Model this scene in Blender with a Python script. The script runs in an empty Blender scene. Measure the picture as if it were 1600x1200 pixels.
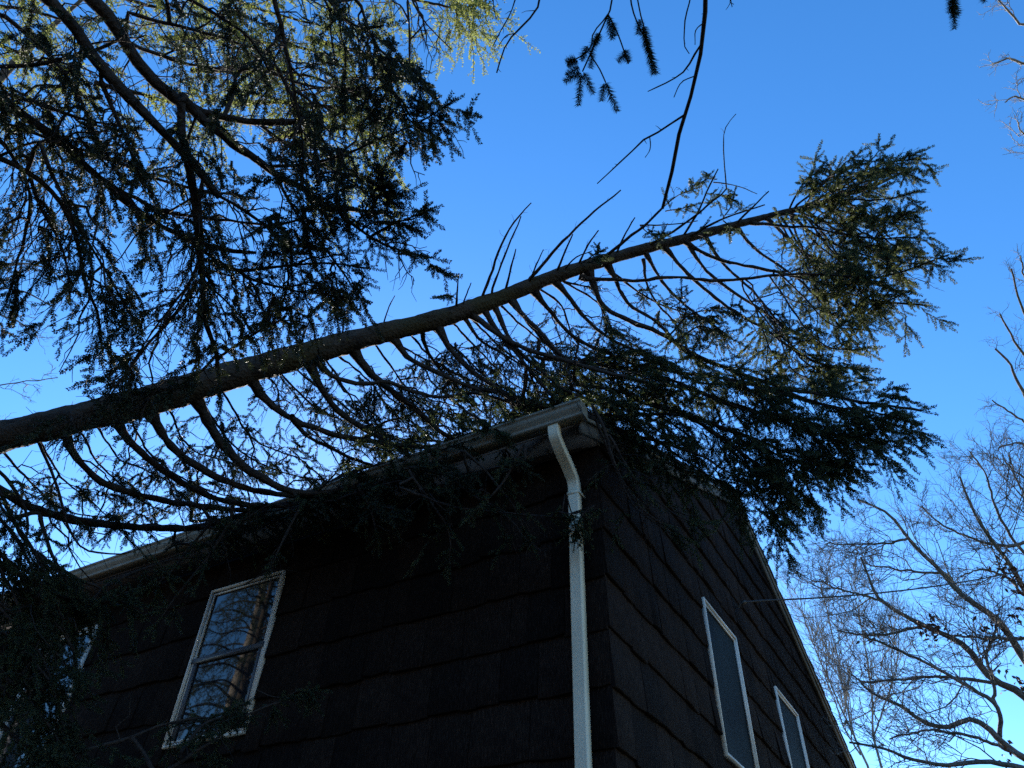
import bpy, math, random
import numpy as np
from mathutils import Matrix, Vector

rng = np.random.default_rng(7)
random.seed(7)
scene = bpy.context.scene
C = bpy.data.collections.new("place")
scene.collection.children.link(C)

# ------------------------------------------------------------------ camera
F_PX = 1202.0                                   # focal length, pixels of the 1600 wide photograph
def _n(v):
    v = np.asarray(v, float)
    return v / np.linalg.norm(v)
def _ray(px, py):
    return _n([px - 800.0, py - 600.0, F_PX])
_Z = _ray(850, -715)                            # zenith and the two horizontal directions of the house
_L = _ray(-1950, 1594)
_X = _n(-_L + (_L @ _Z) * _Z)
_Y = np.cross(_Z, _X)
CAM_M = np.array([_X, _Y, _Z])
CAM = np.array([1.7426, -4.1489, 1.6])
cam_data = bpy.data.cameras.new("camera")
cam_data.sensor_width = 36.0
cam_data.lens = 36.0 * F_PX / 1600.0
cam_data.clip_start = 0.05
cam_data.clip_end = 2000
cam = bpy.data.objects.new("camera", cam_data)
C.objects.link(cam)
_r, _u, _b = CAM_M @ [1, 0, 0], CAM_M @ [0, -1, 0], CAM_M @ [0, 0, -1]
cam.matrix_world = Matrix([[_r[i], _u[i], _b[i], CAM[i]] for i in range(3)] + [[0, 0, 0, 1]])
scene.camera = cam

def ray(px, py):
    return CAM_M @ _ray(px, py)
def at(px, py, r):                              # the place r metres away that the photograph shows at px, py
    return CAM + ray(px, py) * r
def at_y(px, py, y):
    d = ray(px, py)
    return CAM + d * ((y - CAM[1]) / d[1])
def off_axis(px, py):                           # how far a width is stretched away from the picture's centre
    return F_PX / math.sqrt((px - 800.0) ** 2 + (py - 600.0) ** 2 + F_PX ** 2)
def to_px(p):
    q = CAM_M.T @ (np.asarray(p) - CAM)
    return 800 + F_PX * q[0] / q[2], 600 + F_PX * q[1] / q[2], q[2]

# ------------------------------------------------------------------ light
SUN_ELEV = math.radians(23)
SUN_AZ = _n([-0.62, 0.78, 0])                   # towards the sun: low behind the house
SUN_STRENGTH = 4.5
SKY_STRENGTH = 0.12
world = bpy.data.worlds.new("World")
scene.world = world
world.use_nodes = True
nt = world.node_tree
nt.nodes.clear()
sky = nt.nodes.new("ShaderNodeTexSky")
sky.sky_type = 'NISHITA'
sky.sun_disc = False
sky.sun_elevation = SUN_ELEV
sky.sun_rotation = math.atan2(SUN_AZ[0], SUN_AZ[1])
sky.altitude = 300
sky.air_density = 1.0
sky.dust_density = 0.12
sky.ozone_density = 3.0
hsv = nt.nodes.new("ShaderNodeHueSaturation")
hsv.inputs["Saturation"].default_value = 1.26
hsv.inputs["Hue"].default_value = 0.504
bg = nt.nodes.new("ShaderNodeBackground")
bg.inputs["Strength"].default_value = SKY_STRENGTH
wo = nt.nodes.new("ShaderNodeOutputWorld")
nt.links.new(sky.outputs[0], hsv.inputs["Color"])
nt.links.new(hsv.outputs[0], bg.inputs["Color"])
nt.links.new(bg.outputs[0], wo.inputs["Surface"])
sun_data = bpy.data.lights.new("sun", 'SUN')
sun_data.energy = SUN_STRENGTH
sun_data.angle = math.radians(0.5)
sun_data.color = (1.0, 0.93, 0.82)
sun = bpy.data.objects.new("sun", sun_data)
C.objects.link(sun)
_sd = Vector((SUN_AZ[0] * math.cos(SUN_ELEV), SUN_AZ[1] * math.cos(SUN_ELEV), math.sin(SUN_ELEV)))
sun.rotation_euler = _sd.to_track_quat('Z', 'Y').to_euler()
sun.location = (-10, 0, 20)

scene.view_settings.view_transform = 'Standard'
scene.view_settings.look = 'None'
scene.view_settings.gamma = 1.0
scene.view_settings.use_curve_mapping = False
scene.view_settings.exposure = 1.52
scene.cycles.max_bounces = 6
scene.cycles.diffuse_bounces = 3
scene.cycles.transmission_bounces = 4
scene.cycles.use_denoising = False

# ------------------------------------------------------------------ materials
def mat(name, col, rough=0.7, spec=0.3):
    m = bpy.data.materials.new(name)
    m.use_nodes = True
    n = m.node_tree
    p = n.nodes["Principled BSDF"]
    p.inputs["Base Color"].default_value = (*col, 1)
    p.inputs["Roughness"].default_value = rough
    p.inputs["Specular IOR Level"].default_value = spec
    return m, n, p
def noise(n, scale, detail=5, stretch=None, rough=0.6):
    tc = n.nodes.new("ShaderNodeTexCoord")
    t = n.nodes.new("ShaderNodeTexNoise")
    t.inputs["Scale"].default_value = scale
    t.inputs["Detail"].default_value = detail
    t.inputs["Roughness"].default_value = rough
    if stretch:
        mp = n.nodes.new("ShaderNodeMapping")
        mp.inputs["Scale"].default_value = stretch
        n.links.new(tc.outputs["Object"], mp.inputs[0])
        n.links.new(mp.outputs[0], t.inputs["Vector"])
    else:
        n.links.new(tc.outputs["Object"], t.inputs["Vector"])
    return t
def ramp(n, src, stops):
    r = n.nodes.new("ShaderNodeValToRGB")
    e = r.color_ramp.elements
    while len(e) > 1:
        e.remove(e[-1])
    e[0].position, e[0].color = stops[0][0], (*stops[0][1], 1)
    for pos, col in stops[1:]:
        k = e.new(pos)
        k.color = (*col, 1)
    n.links.new(src, r.inputs[0])
    return r
def bump(n, p, src, strength, dist):
    b = n.nodes.new("ShaderNodeBump")
    b.inputs["Strength"].default_value = strength
    b.inputs["Distance"].default_value = dist
    n.links.new(src, b.inputs["Height"])
    n.links.new(b.outputs[0], p.inputs["Normal"])

def needle_mat(name, a, b, trans):
    m, n, p = mat(name, a, 0.6, 0.12)
    t = noise(n, 3.5, 3)
    r = ramp(n, t.outputs["Fac"], [(0.35, a), (0.65, b)])
    n.links.new(r.outputs[0], p.inputs["Base Color"])
    tr = n.nodes.new("ShaderNodeBsdfTranslucent")
    tr.inputs["Color"].default_value = (min(1, b[0] * 2.5), min(1, b[1] * 2.9), b[2] * 1.9, 1)
    mx = n.nodes.new("ShaderNodeMixShader")
    mx.inputs[0].default_value = trans
    out = n.nodes["Material Output"]
    n.links.new(p.outputs[0], mx.inputs[1])
    n.links.new(tr.outputs[0], mx.inputs[2])
    n.links.new(mx.outputs[0], out.inputs["Surface"])
    return m
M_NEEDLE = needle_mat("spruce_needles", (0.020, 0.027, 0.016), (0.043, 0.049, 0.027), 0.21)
M_NEEDLE_TIP_LIT = needle_mat("spruce_needles_tip_lit", (0.024, 0.030, 0.016), (0.055, 0.056, 0.028), 0.30)  # highlights on the fallen tip put into a lighter needle colour
M_NEEDLE_SHADED = needle_mat("spruce_needles_shaded", (0.016, 0.021, 0.014), (0.032, 0.037, 0.022), 0.09)  # shaded copy: the backlit silhouette look is put into the colour
M_NEEDLE_SUN = needle_mat("spruce_needles_sunlit", (0.075, 0.085, 0.030), (0.12, 0.115, 0.045), 0.42)  # sunlight painted in: brighter, yellower needles for the sunlit crown

def bark_mat(name, dark, light, moss=None, scale=9):
    m, n, p = mat(name, dark, 0.9, 0.15)
    t = noise(n, scale, 8, (1, 1, 1), 0.7)
    r = ramp(n, t.outputs["Fac"], [(0.36, dark), (0.55, light), (0.72, dark)])
    if moss:
        t2 = noise(n, 2.2, 6)
        mk = ramp(n, t2.outputs["Fac"], [(0.5, (0, 0, 0)), (0.62, (1, 1, 1))])
        mix = n.nodes.new("ShaderNodeMixRGB")
        n.links.new(mk.outputs[0], mix.inputs[0])
        n.links.new(r.outputs[0], mix.inputs[1])
        mix.inputs[2].default_value = (*moss, 1)
        n.links.new(mix.outputs[0], p.inputs["Base Color"])
    else:
        n.links.new(r.outputs[0], p.inputs["Base Color"])
    v = n.nodes.new("ShaderNodeTexVoronoi")
    v.inputs["Scale"].default_value = scale * 5
    tc = n.nodes.new("ShaderNodeTexCoord")
    n.links.new(tc.outputs["Object"], v.inputs["Vector"])
    bump(n, p, v.outputs["Distance"], 0.7, 0.012)
    return m
M_BARK = bark_mat("spruce_bark", (0.020, 0.016, 0.014), (0.062, 0.047, 0.035), (0.05, 0.04, 0.02))
M_TWIG = bark_mat("spruce_twig_bark", (0.018, 0.0145, 0.013), (0.045, 0.034, 0.028))
M_GREYBARK = bark_mat("maple_bark", (0.06, 0.055, 0.052), (0.15, 0.14, 0.132), (0.09, 0.095, 0.075), 6)
M_PALEBARK = bark_mat("pale_bark", (0.14, 0.132, 0.125), (0.29, 0.275, 0.26), None, 8)
M_DEADLEAF, _, _ = mat("dead_leaves", (0.075, 0.035, 0.018), 0.8)

def shake_mat():
    m, n, p = mat("stained_cedar", (0.02, 0.017, 0.018), 0.9, 0.04)
    t = noise(n, 10, 6, (26, 26, 1.1), 0.65)
    t2 = noise(n, 1.6, 4)
    oi = n.nodes.new("ShaderNodeObjectInfo")
    r = ramp(n, t.outputs["Fac"], [(0.3, (0.006, 0.0048, 0.0044)), (0.5, (0.018, 0.0140, 0.0125)), (0.70, (0.058, 0.045, 0.038))])
    r2 = ramp(n, t2.outputs["Fac"], [(0.35, (0.52, 0.49, 0.49)), (0.7, (1.15, 1.02, 0.92))])
    r3 = ramp(n, oi.outputs["Random"], [(0.0, (0.65, 0.65, 0.68)), (1.0, (1.4, 1.3, 1.22))])
    a = n.nodes.new("ShaderNodeMixRGB"); a.blend_type = 'MULTIPLY'; a.inputs[0].default_value = 1
    b = n.nodes.new("ShaderNodeMixRGB"); b.blend_type = 'MULTIPLY'; b.inputs[0].default_value = 1
    n.links.new(r.outputs[0], a.inputs[1]); n.links.new(r2.outputs[0], a.inputs[2])
    n.links.new(a.outputs[0], b.inputs[1]); n.links.new(r3.outputs[0], b.inputs[2])
    n.links.new(b.outputs[0], p.inputs["Base Color"])
    bump(n, p, t.outputs["Fac"], 0.8, 0.006)
    return m
M_SHAKE = shake_mat()
def painted(name, col, dirt, rough=0.45):
    m, n, p = mat(name, col, rough, 0.22)
    t = noise(n, 2.2, 3, (1, 1, 0.35), 0.55)
    r = ramp(n, t.outputs["Fac"], [(0.3, dirt), (0.55, col)])
    n.links.new(r.outputs[0], p.inputs["Base Color"])
    bump(n, p, t.outputs["Fac"], 0.08, 0.002)
    return m
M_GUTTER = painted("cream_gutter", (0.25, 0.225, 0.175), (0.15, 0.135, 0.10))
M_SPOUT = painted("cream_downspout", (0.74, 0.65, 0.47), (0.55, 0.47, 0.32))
M_SOFFIT = painted("grey_soffit", (0.15, 0.138, 0.145), (0.11, 0.10, 0.105), 0.7)
M_RAKE = painted("weathered_board", (0.12, 0.11, 0.095), (0.055, 0.055, 0.042), 0.8)
M_TRIM = painted("white_window_trim", (0.78, 0.72, 0.62), (0.6, 0.54, 0.46))
M_SASH = painted("grey_sash", (0.10, 0.10, 0.11), (0.06, 0.06, 0.06))
M_GROOVE_SHADE, _, _ = mat("black_groove_shade", (0.012, 0.012, 0.012), 0.8, 0.1)  # black for the shade in the window frame's groove
M_ROOF, _n2, _p2 = mat("roof_shingles", (0.035, 0.034, 0.034), 0.95, 0.1)
_t = noise(_n2, 60, 4); bump(_n2, _p2, _t.outputs["Fac"], 0.6, 0.01)
M_GLASS, _, _pg = mat("window_glass", (0.012, 0.013, 0.016), 0.02, 0.5)
_pg.inputs["IOR"].default_value = 1.8
M_SCREEN, _ns, _ps = mat("insect_screen_glass", (0.012, 0.016, 0.018), 0.55, 0.1)
_ps.inputs["IOR"].default_value = 1.18
_t = noise(_ns, 1.2, 3); _rr = ramp(_ns, _t.outputs["Fac"], [(0.35, (0.008, 0.011, 0.013)), (0.7, (0.018, 0.026, 0.028))])
_ns.links.new(_rr.outputs[0], _ps.inputs["Base Color"])
M_WIRE, _, _ = mat("black_cable", (0.02, 0.02, 0.02), 0.6)
M_PORC, _, _ = mat("porcelain", (0.04, 0.035, 0.03), 0.3)
M_WALLCORE, _, _ = mat("wall_sheathing", (0.02, 0.017, 0.016), 0.9)
M_GROUND, _ng, _pgd = mat("leaf_litter", (0.06, 0.048, 0.03), 0.95, 0.1)
_t = noise(_ng, 3, 8); _rr = ramp(_ng, _t.outputs["Fac"], [(0.35, (0.05, 0.045, 0.025)), (0.5, (0.085, 0.065, 0.038)), (0.7, (0.12, 0.088, 0.052))])
_ng.links.new(_rr.outputs[0], _pgd.inputs["Base Color"]); bump(_ng, _pgd, _t.outputs["Fac"], 0.5, 0.05)

# ------------------------------------------------------------------ mesh helpers
class Acc:
    """Collects vertices and triangles / quads and links them as ONE mesh object."""
    def __init__(self):
        self.v, self.f, self.n = [], [], 0
    def add(self, v, f):
        v = np.asarray(v, np.float32).reshape(-1, 3)
        f = np.asarray(f, np.int64)
        self.v.append(v); self.f.append(f + self.n); self.n += len(v)
    def box(self, lo, hi):
        lo, hi = np.array(lo, float), np.array(hi, float)
        c = np.array([[x, y, z] for z in (0, 1) for y in (0, 1) for x in (0, 1)])
        self.add(lo + c * (hi - lo), [[0, 2, 3, 1], [4, 5, 7, 6], [0, 1, 5, 4], [1, 3, 7, 5], [3, 2, 6, 7], [2, 0, 4, 6]])
    def build(self, name, m, parent=None, smooth=False):
        me = bpy.data.meshes.new(name)
        if self.n:
            v = np.concatenate(self.v)
            tot = np.concatenate([np.full(len(f), f.shape[1]) for f in self.f])
            loops = np.concatenate([f.ravel() for f in self.f])
            me.vertices.add(len(v)); me.vertices.foreach_set("co", v.ravel())
            me.loops.add(len(loops)); me.loops.foreach_set("vertex_index", loops.astype(np.int32))
            me.polygons.add(len(tot))
            st = np.concatenate([[0], np.cumsum(tot)[:-1]])
            me.polygons.foreach_set("loop_start", st.astype(np.int32))
            me.polygons.foreach_set("loop_total", tot.astype(np.int32))
            if smooth:
                me.polygons.foreach_set("use_smooth", np.ones(len(tot), bool))
            me.update(calc_edges=True)
        me.materials.append(m)
        return link(name, me, parent)
def link(name, data, parent=None):
    o = bpy.data.objects.new(name, data)
    C.objects.link(o)
    if parent is not None:
        o.parent = parent
        if parent.type == 'EMPTY' or parent.location.length > 0:
            o.matrix_parent_inverse = Matrix.Translation(-_wloc(parent))
    return o
def _wloc(o):
    l = o.location.copy()
    return l if o.parent is None else l
def thing(name, label, cat, loc=(0, 0, 0), group=None):
    o = bpy.data.objects.new(name, None)
    C.objects.link(o)
    o.location = loc
    o.empty_display_size = 0.3
    tag(o, label, cat, group)
    return o
def tag(o, label, cat, group=None):
    o["label"] = label; o["category"] = cat
    if group:
        o["group"] = group
    return o

def unit(a):
    return a / np.maximum(np.linalg.norm(a, axis=-1, keepdims=True), 1e-9)
def tubes(acc, P, R, k):
    """B tubes of N points each, k sides, in one go."""
    P = np.asarray(P, float); R = np.asarray(R, float)
    if P.ndim == 2:
        P, R = P[None], R[None]
    B, N = P.shape[:2]
    if B == 0:
        return
    T = unit(np.gradient(P, axis=1))
    main = unit(P[:, -1] - P[:, 0])
    ref = np.where(np.abs(main[:, 2:3]) < 0.8, np.array([[0, 0, 1.]]), np.array([[1., 0.3, 0]]))
    U = unit(np.cross(T, ref[:, None, :])); W = np.cross(T, U)
    a = np.arange(k) * 2 * np.pi / k
    ring = P[:, :, None] + R[:, :, None, None] * (U[:, :, None] * np.cos(a)[:, None] + W[:, :, None] * np.sin(a)[:, None])
    V = ring.reshape(-1, 3)
    b, i, j = np.meshgrid(np.arange(B), np.arange(N - 1), np.arange(k), indexing='ij')
    base = b * N * k + i * k
    j2 = (j + 1) % k
    Fq = np.stack([base + j, base + j2, base + k + j2, base + k + j], -1).reshape(-1, 4)
    acc.add(V, Fq)
def smooth_path(pts, n):
    """A smooth curve through pts (any columns), n samples evenly spaced."""
    pts = np.asarray(pts, float)
    if len(pts) == 2:
        fine = pts[0] + (pts[1] - pts[0]) * np.linspace(0, 1, 40)[:, None]
    else:
        h = np.maximum(np.linalg.norm(np.diff(pts[:, :3], axis=0), axis=1), 1e-6)[:, None]
        sl = np.diff(pts, axis=0) / h
        mid_ = (sl[:-1] * h[1:] + sl[1:] * h[:-1]) / (h[:-1] + h[1:])
        tg = np.vstack([sl[:1], mid_, sl[-1:]])
        out = []
        for i in range(len(pts) - 1):
            t = np.linspace(0, 1, 14, endpoint=False)[:, None]
            out.append((2 * t ** 3 - 3 * t ** 2 + 1) * pts[i] + (t ** 3 - 2 * t ** 2 + t) * h[i] * tg[i] + (3 * t ** 2 - 2 * t ** 3) * pts[i + 1] + (t ** 3 - t ** 2) * h[i] * tg[i + 1])
        fine = np.vstack(out + [pts[-1:]])
    s = np.concatenate([[0], np.cumsum(np.linalg.norm(np.diff(fine[:, :3], axis=0), axis=1))])
    q = np.linspace(0, s[-1], n)
    return np.stack([np.interp(q, s, fine[:, c]) for c in range(fine.shape[1])], 1)
def plen(P):
    return np.linalg.norm(np.diff(P, axis=-2), axis=-1).sum(-1)

UP = np.array([0, 0, 1.0])
def spawn(P, c, t0, t1, length, ang, trop, M=5, planar=True, wob=0.04, jit=0.25, spread=0.3):
    """c side shoots on each of the B paths P: returns paths (B*c, M, 3), their lengths and t."""
    B, N = P.shape[:2]
    t = t0 + (t1 - t0) * (np.arange(c)[None] + rng.random((B, c))) / c
    x = np.clip(t * (N - 1), 0, N - 1.001)
    i = x.astype(int); fr = (x - i)[..., None]
    bi = np.arange(B)[:, None]
    a, b = P[bi, i], P[bi, i + 1]
    O = a + (b - a) * fr
    T = unit(b - a)
    if planar:
        S = unit(np.cross(T, UP) + 1e-3)
        sg = np.where((np.arange(c)[None] + rng.integers(0, 2, (B, 1))) % 2, 1.0, -1.0)[..., None]
        W = unit(S * sg + spread * rng.normal(size=O.shape))
    else:
        W = unit(np.cross(T, rng.normal(size=O.shape)))
    an = (ang * (1 + jit * rng.normal(size=t.shape)))[..., None]
    D = unit(T * np.cos(an) + W * np.sin(an))
    Ln = length(t) * (0.55 + 0.75 * rng.random(t.shape))
    u = np.linspace(0, 1, M)
    tr = np.asarray(trop, float)
    Q = O[:, :, None] + Ln[..., None, None] * (D[:, :, None] * u[:, None] + tr * (u ** 2)[:, None])
    w = np.cumsum(rng.normal(size=Q.shape) * wob, axis=2) * Ln[..., None, None]
    w[:, :, 0] = 0
    Q = Q + w
    return Q.reshape(B * c, M, 3), Ln.ravel(), t.ravel()

# ------------------------------------------------------------------ needles
def shoot_template(n, length, nl, wd, ang=0.95, stem=0.0013, cross=False):
    """A shoot of unit direction +Z: a thin stem and n needles, each a blade of one triangle (two when cross)."""
    V, Fc = [], []
    k = 3
    for z, r in ((0, stem), (length * 0.92, stem * 0.6)):
        for j in range(k):
            V.append((r * math.cos(j * 2.094), r * math.sin(j * 2.094), z))
    for j in range(k):
        a, b = j, (j + 1) % k
        Fc += [(a, b, k + a)]
    for i in range(n):
        z = length * (0.02 + 0.90 * (i + rng.random()) / n)
        phi = i * 2.39996 + rng.normal() * 0.3
        tip = z / length
        an = ang * (1.0 - 0.35 * max(0, tip - 0.8) / 0.2) + rng.normal() * 0.13
        L = nl * (0.75 + 0.4 * rng.random()) * (0.8 + 0.2 * math.sin(3.1 * min(1, tip + 0.12)))
        e = np.array([math.cos(phi) * math.sin(an), math.sin(phi) * math.sin(an), math.cos(an)])
        o = np.array([0, 0, z])
        sd = unit(np.cross(e, rng.normal(size=3)))
        for s in ((sd, np.cross(e, sd)) if cross else (sd,)):
            b = len(V)
            V += [tuple(o + e * L * 0.25 - s * wd * 0.5), tuple(o + e * L * 0.25 + s * wd * 0.5), tuple(o + e * L)]
            Fc.append((b, b + 1, b + 2))
            if cross:
                V += [tuple(o)]
                Fc.append((b, b + 1, b + 3))
    return np.array(V), np.array(Fc)
SH_L = 0.11
TPL = {
    'mid': [shoot_template(46, SH_L, 0.0180, 0.0088) for _ in range(5)],
    'sparse': [shoot_template(30, SH_L, 0.0160, 0.0026) for _ in range(5)],
    'far': [shoot_template(15, SH_L, 0.021, 0.0135) for _ in range(4)],
    'near': [shoot_template(170, SH_L, 0.0185, 0.0017, cross=True, ang=0.85) for _ in range(4)],
}
def needles(acc, O, D, L, kind):
    """Place shoots: origins, directions, lengths in metres."""
    O = np.asarray(O); D = unit(np.asarray(D)); L = np.asarray(L)
    which = rng.integers(0, len(TPL[kind]), len(O))
    X = unit(np.cross(D, rng.normal(size=D.shape)))
    Y = np.cross(D, X)
    for q, (tv, tf) in enumerate(TPL[kind]):
        s = which == q
        if not s.any():
            continue
        sc = L[s] / SH_L
        sx = np.clip(sc * 1.2, 0.8, 1.4)
        xy = tv[None, :, :2] * sx[:, None, None]
        z = tv[None, :, 2] * sc[:, None]
        # a little droop / curl along the shoot
        V = O[s][:, None] + xy[..., 0:1] * X[s][:, None] + xy[..., 1:2] * Y[s][:, None] + z[..., None] * D[s][:, None]
        n = s.sum()
        f = tf[None] + (np.arange(n) * len(tv))[:, None, None]
        acc.add(V.reshape(-1, 3), f.reshape(-1, 3))
def shoots_on(P, c, t0, length, ang, down, planar=True, terminal=True, spread=0.35):
    """Shoots along the twigs P (B,N,3)."""
    Q, L, _ = spawn(P, c, t0, 0.98, lambda t: length * (1.0 - 0.15 * t), ang, (0, 0, -down), M=2, planar=planar, wob=0, spread=spread)
    O = Q[:, 0]; D = Q[:, 1] - Q[:, 0]
    if terminal:
        O = np.vstack([O, P[:, -1]]); D = np.vstack([D, P[:, -1] - P[:, -2]])
        L = np.concatenate([L, length * (0.7 + 0.5 * rng.random(len(P)))])
    return O, D, L
def axis_shoots(P, t0):
    """Needles sitting straight on the twigs' own outer wood."""
    B, N = P.shape[:2]
    O, D, L = [], [], []
    for i in range(int(t0 * (N - 1)), N - 1):
        O.append(P[:, i]); D.append(P[:, i + 1] - P[:, i]); L.append(np.linalg.norm(P[:, i + 1] - P[:, i], axis=1))
    return np.vstack(O), np.vstack(D), np.concatenate(L)

# ------------------------------------------------------------------ a spruce branch
def spruce_branch(tree, P, R, start=0.3, step=0.07, blen=0.4, bare=0.25, down=0.35, hang=0.0, ang=0.92, kind='mid', shoot=0.11,
                  shoots=7, taper=0.6, bm=None, nm=None, k=7, tip=True, label=None, twigs=6, name='branch', second=0.0, stubs=0, forks=0, collar=False):
    """P (N,3) and R (N): the limb. Side branchlets with shoots go along it from start to its tip."""
    bark, nd = Acc(), Acc()
    N = len(P)
    bumpy = 1 + 0.10 * rng.normal(size=N)
    if collar:
        R = R.copy(); R[:4] *= np.array([1.9, 1.5, 1.22, 1.08])
    tubes(bark, P, R * bumpy, k)
    L = float(plen(P))
    if forks:                                        # dead side limbs that fork off at uneven places and tangle
        K, KL, _ = spawn(P[None], forks, 0.12, 0.75, lambda t: min(0.55, 0.32 * L) + 0 * t, 0.6, (0, 0, -0.35), M=8, planar=False, wob=0.05, jit=0.4)
        tubes(bark, K, np.linspace(1, 0.3, 8)[None] * (0.004 + 0.007 * KL[:, None]), 5)
        K2, _, _ = spawn(K, 7, 0.2, 0.97, lambda t: 0.16 * (1.1 - 0.6 * t), 0.85, (0, 0, -0.2), M=4, planar=False, wob=0.1)
        tubes(bark, K2, np.linspace(0.0026, 0.0011, 4)[None] * np.ones((len(K2), 1)), 3)
    c = max(2, int(L * (1 - start) / step))
    trop = np.array([0, 0, -down - hang])
    Pb = P[None]
    prof = lambda t: blen * np.clip((1.02 - t) / (1 - start) + 0.22, 0.2, 1) ** taper
    Q, QL, qt = spawn(Pb, c, start, 0.97, prof, ang, trop, M=7, planar=True, wob=0.05, jit=0.35, spread=0.5 + hang * 0.4)
    if stubs:                                        # broken dead stubs on the bare wood
        S_, SL, _ = spawn(Pb, stubs, 0.05, max(0.3, start), lambda t: 0.10 + 0 * t, 1.1, (0, 0, -0.1), M=3, planar=False, wob=0.08)
        tubes(bark, S_, np.linspace(0.0028, 0.0012, 3)[None] * np.ones((len(S_), 1)), 3)
    gap = 0.72 + 0.55 * np.sin(2 * np.pi * (qt * (1.5 + 2.0 * rng.random()) + rng.random()))
    keepq = rng.random(len(Q)) < np.clip(gap, 0.25, 1.0)
    Q, QL, qt = Q[keepq], QL[keepq], qt[keepq]
    r1 = np.linspace(1, 0.35, 7)[None] * (0.0022 + 0.005 * QL[:, None])
    tubes(bark, Q, r1, 4)
    isbare = rng.random(len(Q)) < bare
    allO, allD, allL = [], [], []
    def leaf(tw, sh, t0, ln):
        if len(tw) == 0:
            return
        for o, d, l in (shoots_on(tw, sh, t0, ln, 0.85, 0.25, spread=0.55), axis_shoots(tw, 0.45)):
            allO.append(o); allD.append(d); allL.append(l)
    live = Q[~isbare]
    leaf(live, shoots, 0.2, shoot)
    if second > 0 and len(live):                     # a second order of branchlets
        n2 = max(1, int(round(second)))
        Q2, L2, _ = spawn(live, n2, 0.15, 0.8, lambda t: blen * 0.5 * (1.1 - t), 0.8, trop * 0.8, M=5, wob=0.04)
        tubes(bark, Q2, np.linspace(0.0022, 0.0012, 5)[None] * np.ones((len(Q2), 1)), 3)
        leaf(Q2, max(3, shoots // 2), 0.2, shoot)
    dead = Q[isbare]
    if len(dead):
        Q3, L3, _ = spawn(dead, twigs, 0.15, 0.95, lambda t: blen * 0.4 * (1.05 - t), 0.75, trop * 0.6, M=4, wob=0.06, planar=False)
        tubes(bark, Q3, np.linspace(0.0019, 0.0010, 4)[None] * np.ones((len(Q3), 1)), 3)
    if tip:
        seg = P[-max(4, N // 6):][None]
        leaf(seg, 8, 0.0, shoot)
    bo = bark.build(name, bm or M_TWIG, tree, smooth=True)
    if label:
        bo["label"] = label
    if allO:
        needles(nd, np.vstack(allO), np.vstack(allD), np.concatenate(allL), kind)
        no = nd.build('needles', nm or M_NEEDLE, None)
        no.parent = bo
        no["kind"] = "stuff"
    return bo
def bare_branch(tree, P, R, twig=0.15, c=6, ang=0.8, k=6, down=0.0, name='branch', bm=None, start=0.15):
    bark = Acc()
    tubes(bark, P, R * (1 + 0.08 * rng.normal(size=len(P))), k)
    if c:
        Q, QL, _ = spawn(P[None], c, start, 0.97, lambda t: twig * (1.1 - 0.6 * t), ang, (0, 0, -down), M=4, planar=False, wob=0.07)
        tubes(bark, Q, np.linspace(1, 0.45, 4)[None] * (0.0012 + 0.006 * QL[:, None]), 4)
    return bark.build(name, bm or M_TWIG, tree, smooth=True)
def px_path(pts, r0, r1, w0, w1, n=None, root=None, wob=0.004):
    """Photograph points + distances at both ends -> path and radii; widths in photograph pixels."""
    m = len(pts)
    s = np.concatenate([[0], np.cumsum([math.dist(pts[i], pts[i + 1]) for i in range(m - 1)])]); s /= s[-1]
    rs = np.interp(s, np.linspace(0, 1, len(r0)), r0) if isinstance(r0, (list, tuple)) else r0 + (r1 - r0) * s
    rows = [np.append(at(p[0], p[1], r), 0.5 * (w0 + (w1 - w0) * q) * r / F_PX * off_axis(*p)) for p, r, q in zip(pts, rs, s)]
    if root is not None:
        rows = [np.append(root, rows[0][3] * 1.35), np.append(np.asarray(root) * 0.5 + rows[0][:3] * 0.5 + np.array([0, 0, 0.15]), rows[0][3] * 1.15)] + rows
    rows = np.array(rows)
    L = plen(rows[:, :3])
    n = n or int(np.clip(L / 0.06, 8, 60))
    q = smooth_path(rows, n)
    w = np.cumsum(rng.normal(size=(n, 3)) * wob, axis=0)
    w -= np.linspace(0, 1, n)[:, None] * w[-1]
    q[1:, :3] += w[1:] * min(1, L)
    return q[:, :3], np.maximum(q[:, 3], 0.0012)

# ================================================================== the ground
g = Acc()
g.add([(-300, -300, 0), (300, -300, 0), (300, 300, 0), (-300, 300, 0)], [[0, 1, 2, 3]])
go = g.build("ground", M_GROUND)
go["kind"] = "structure"

# ================================================================== the house
house = thing("house", "dark brown shake-sided house with cream gutter and downspout under the fallen spruce", "house", (0, 0, 0))
HX0, HD, EAVE, SLOPE = -11.0, 8.55, 5.14, 0.462         # west end, depth, wall top, roof slope
RIDGE_Y = HD / 2
RIDGE_Z = EAVE + 0.10 + SLOPE * RIDGE_Y
def roof_z(y):
    return EAVE + 0.10 + SLOPE * min(y, HD - y)
w = Acc(); w.box((HX0, 0.012, 0), (-0.012, 0.20, EAVE)); eave_wall = w.build("eave_wall", M_WALLCORE, house)
w = Acc()
yy = [0.20, RIDGE_Y, HD - 0.012]
out = [(0.20, 0), (HD - 0.012, 0), (HD - 0.012, EAVE), (RIDGE_Y, RIDGE_Z - 0.06), (0.20, EAVE + 0.10)]
V = [(-0.012, a, b) for a, b in out] + [(-0.2, a, b) for a, b in out]
for i in range(5):
    j = (i + 1) % 5
    w.add([V[i], V[j], V[5 + j], V[5 + i]], [[0, 1, 2, 3]])
w.add(V[:5], [[0, 1, 2], [0, 2, 3], [0, 3, 4]]); w.add(V[5:], [[2, 1, 0], [3, 2, 0], [4, 3, 0]])
gable_wall = w.build("gable_wall", M_WALLCORE, house)
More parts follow.
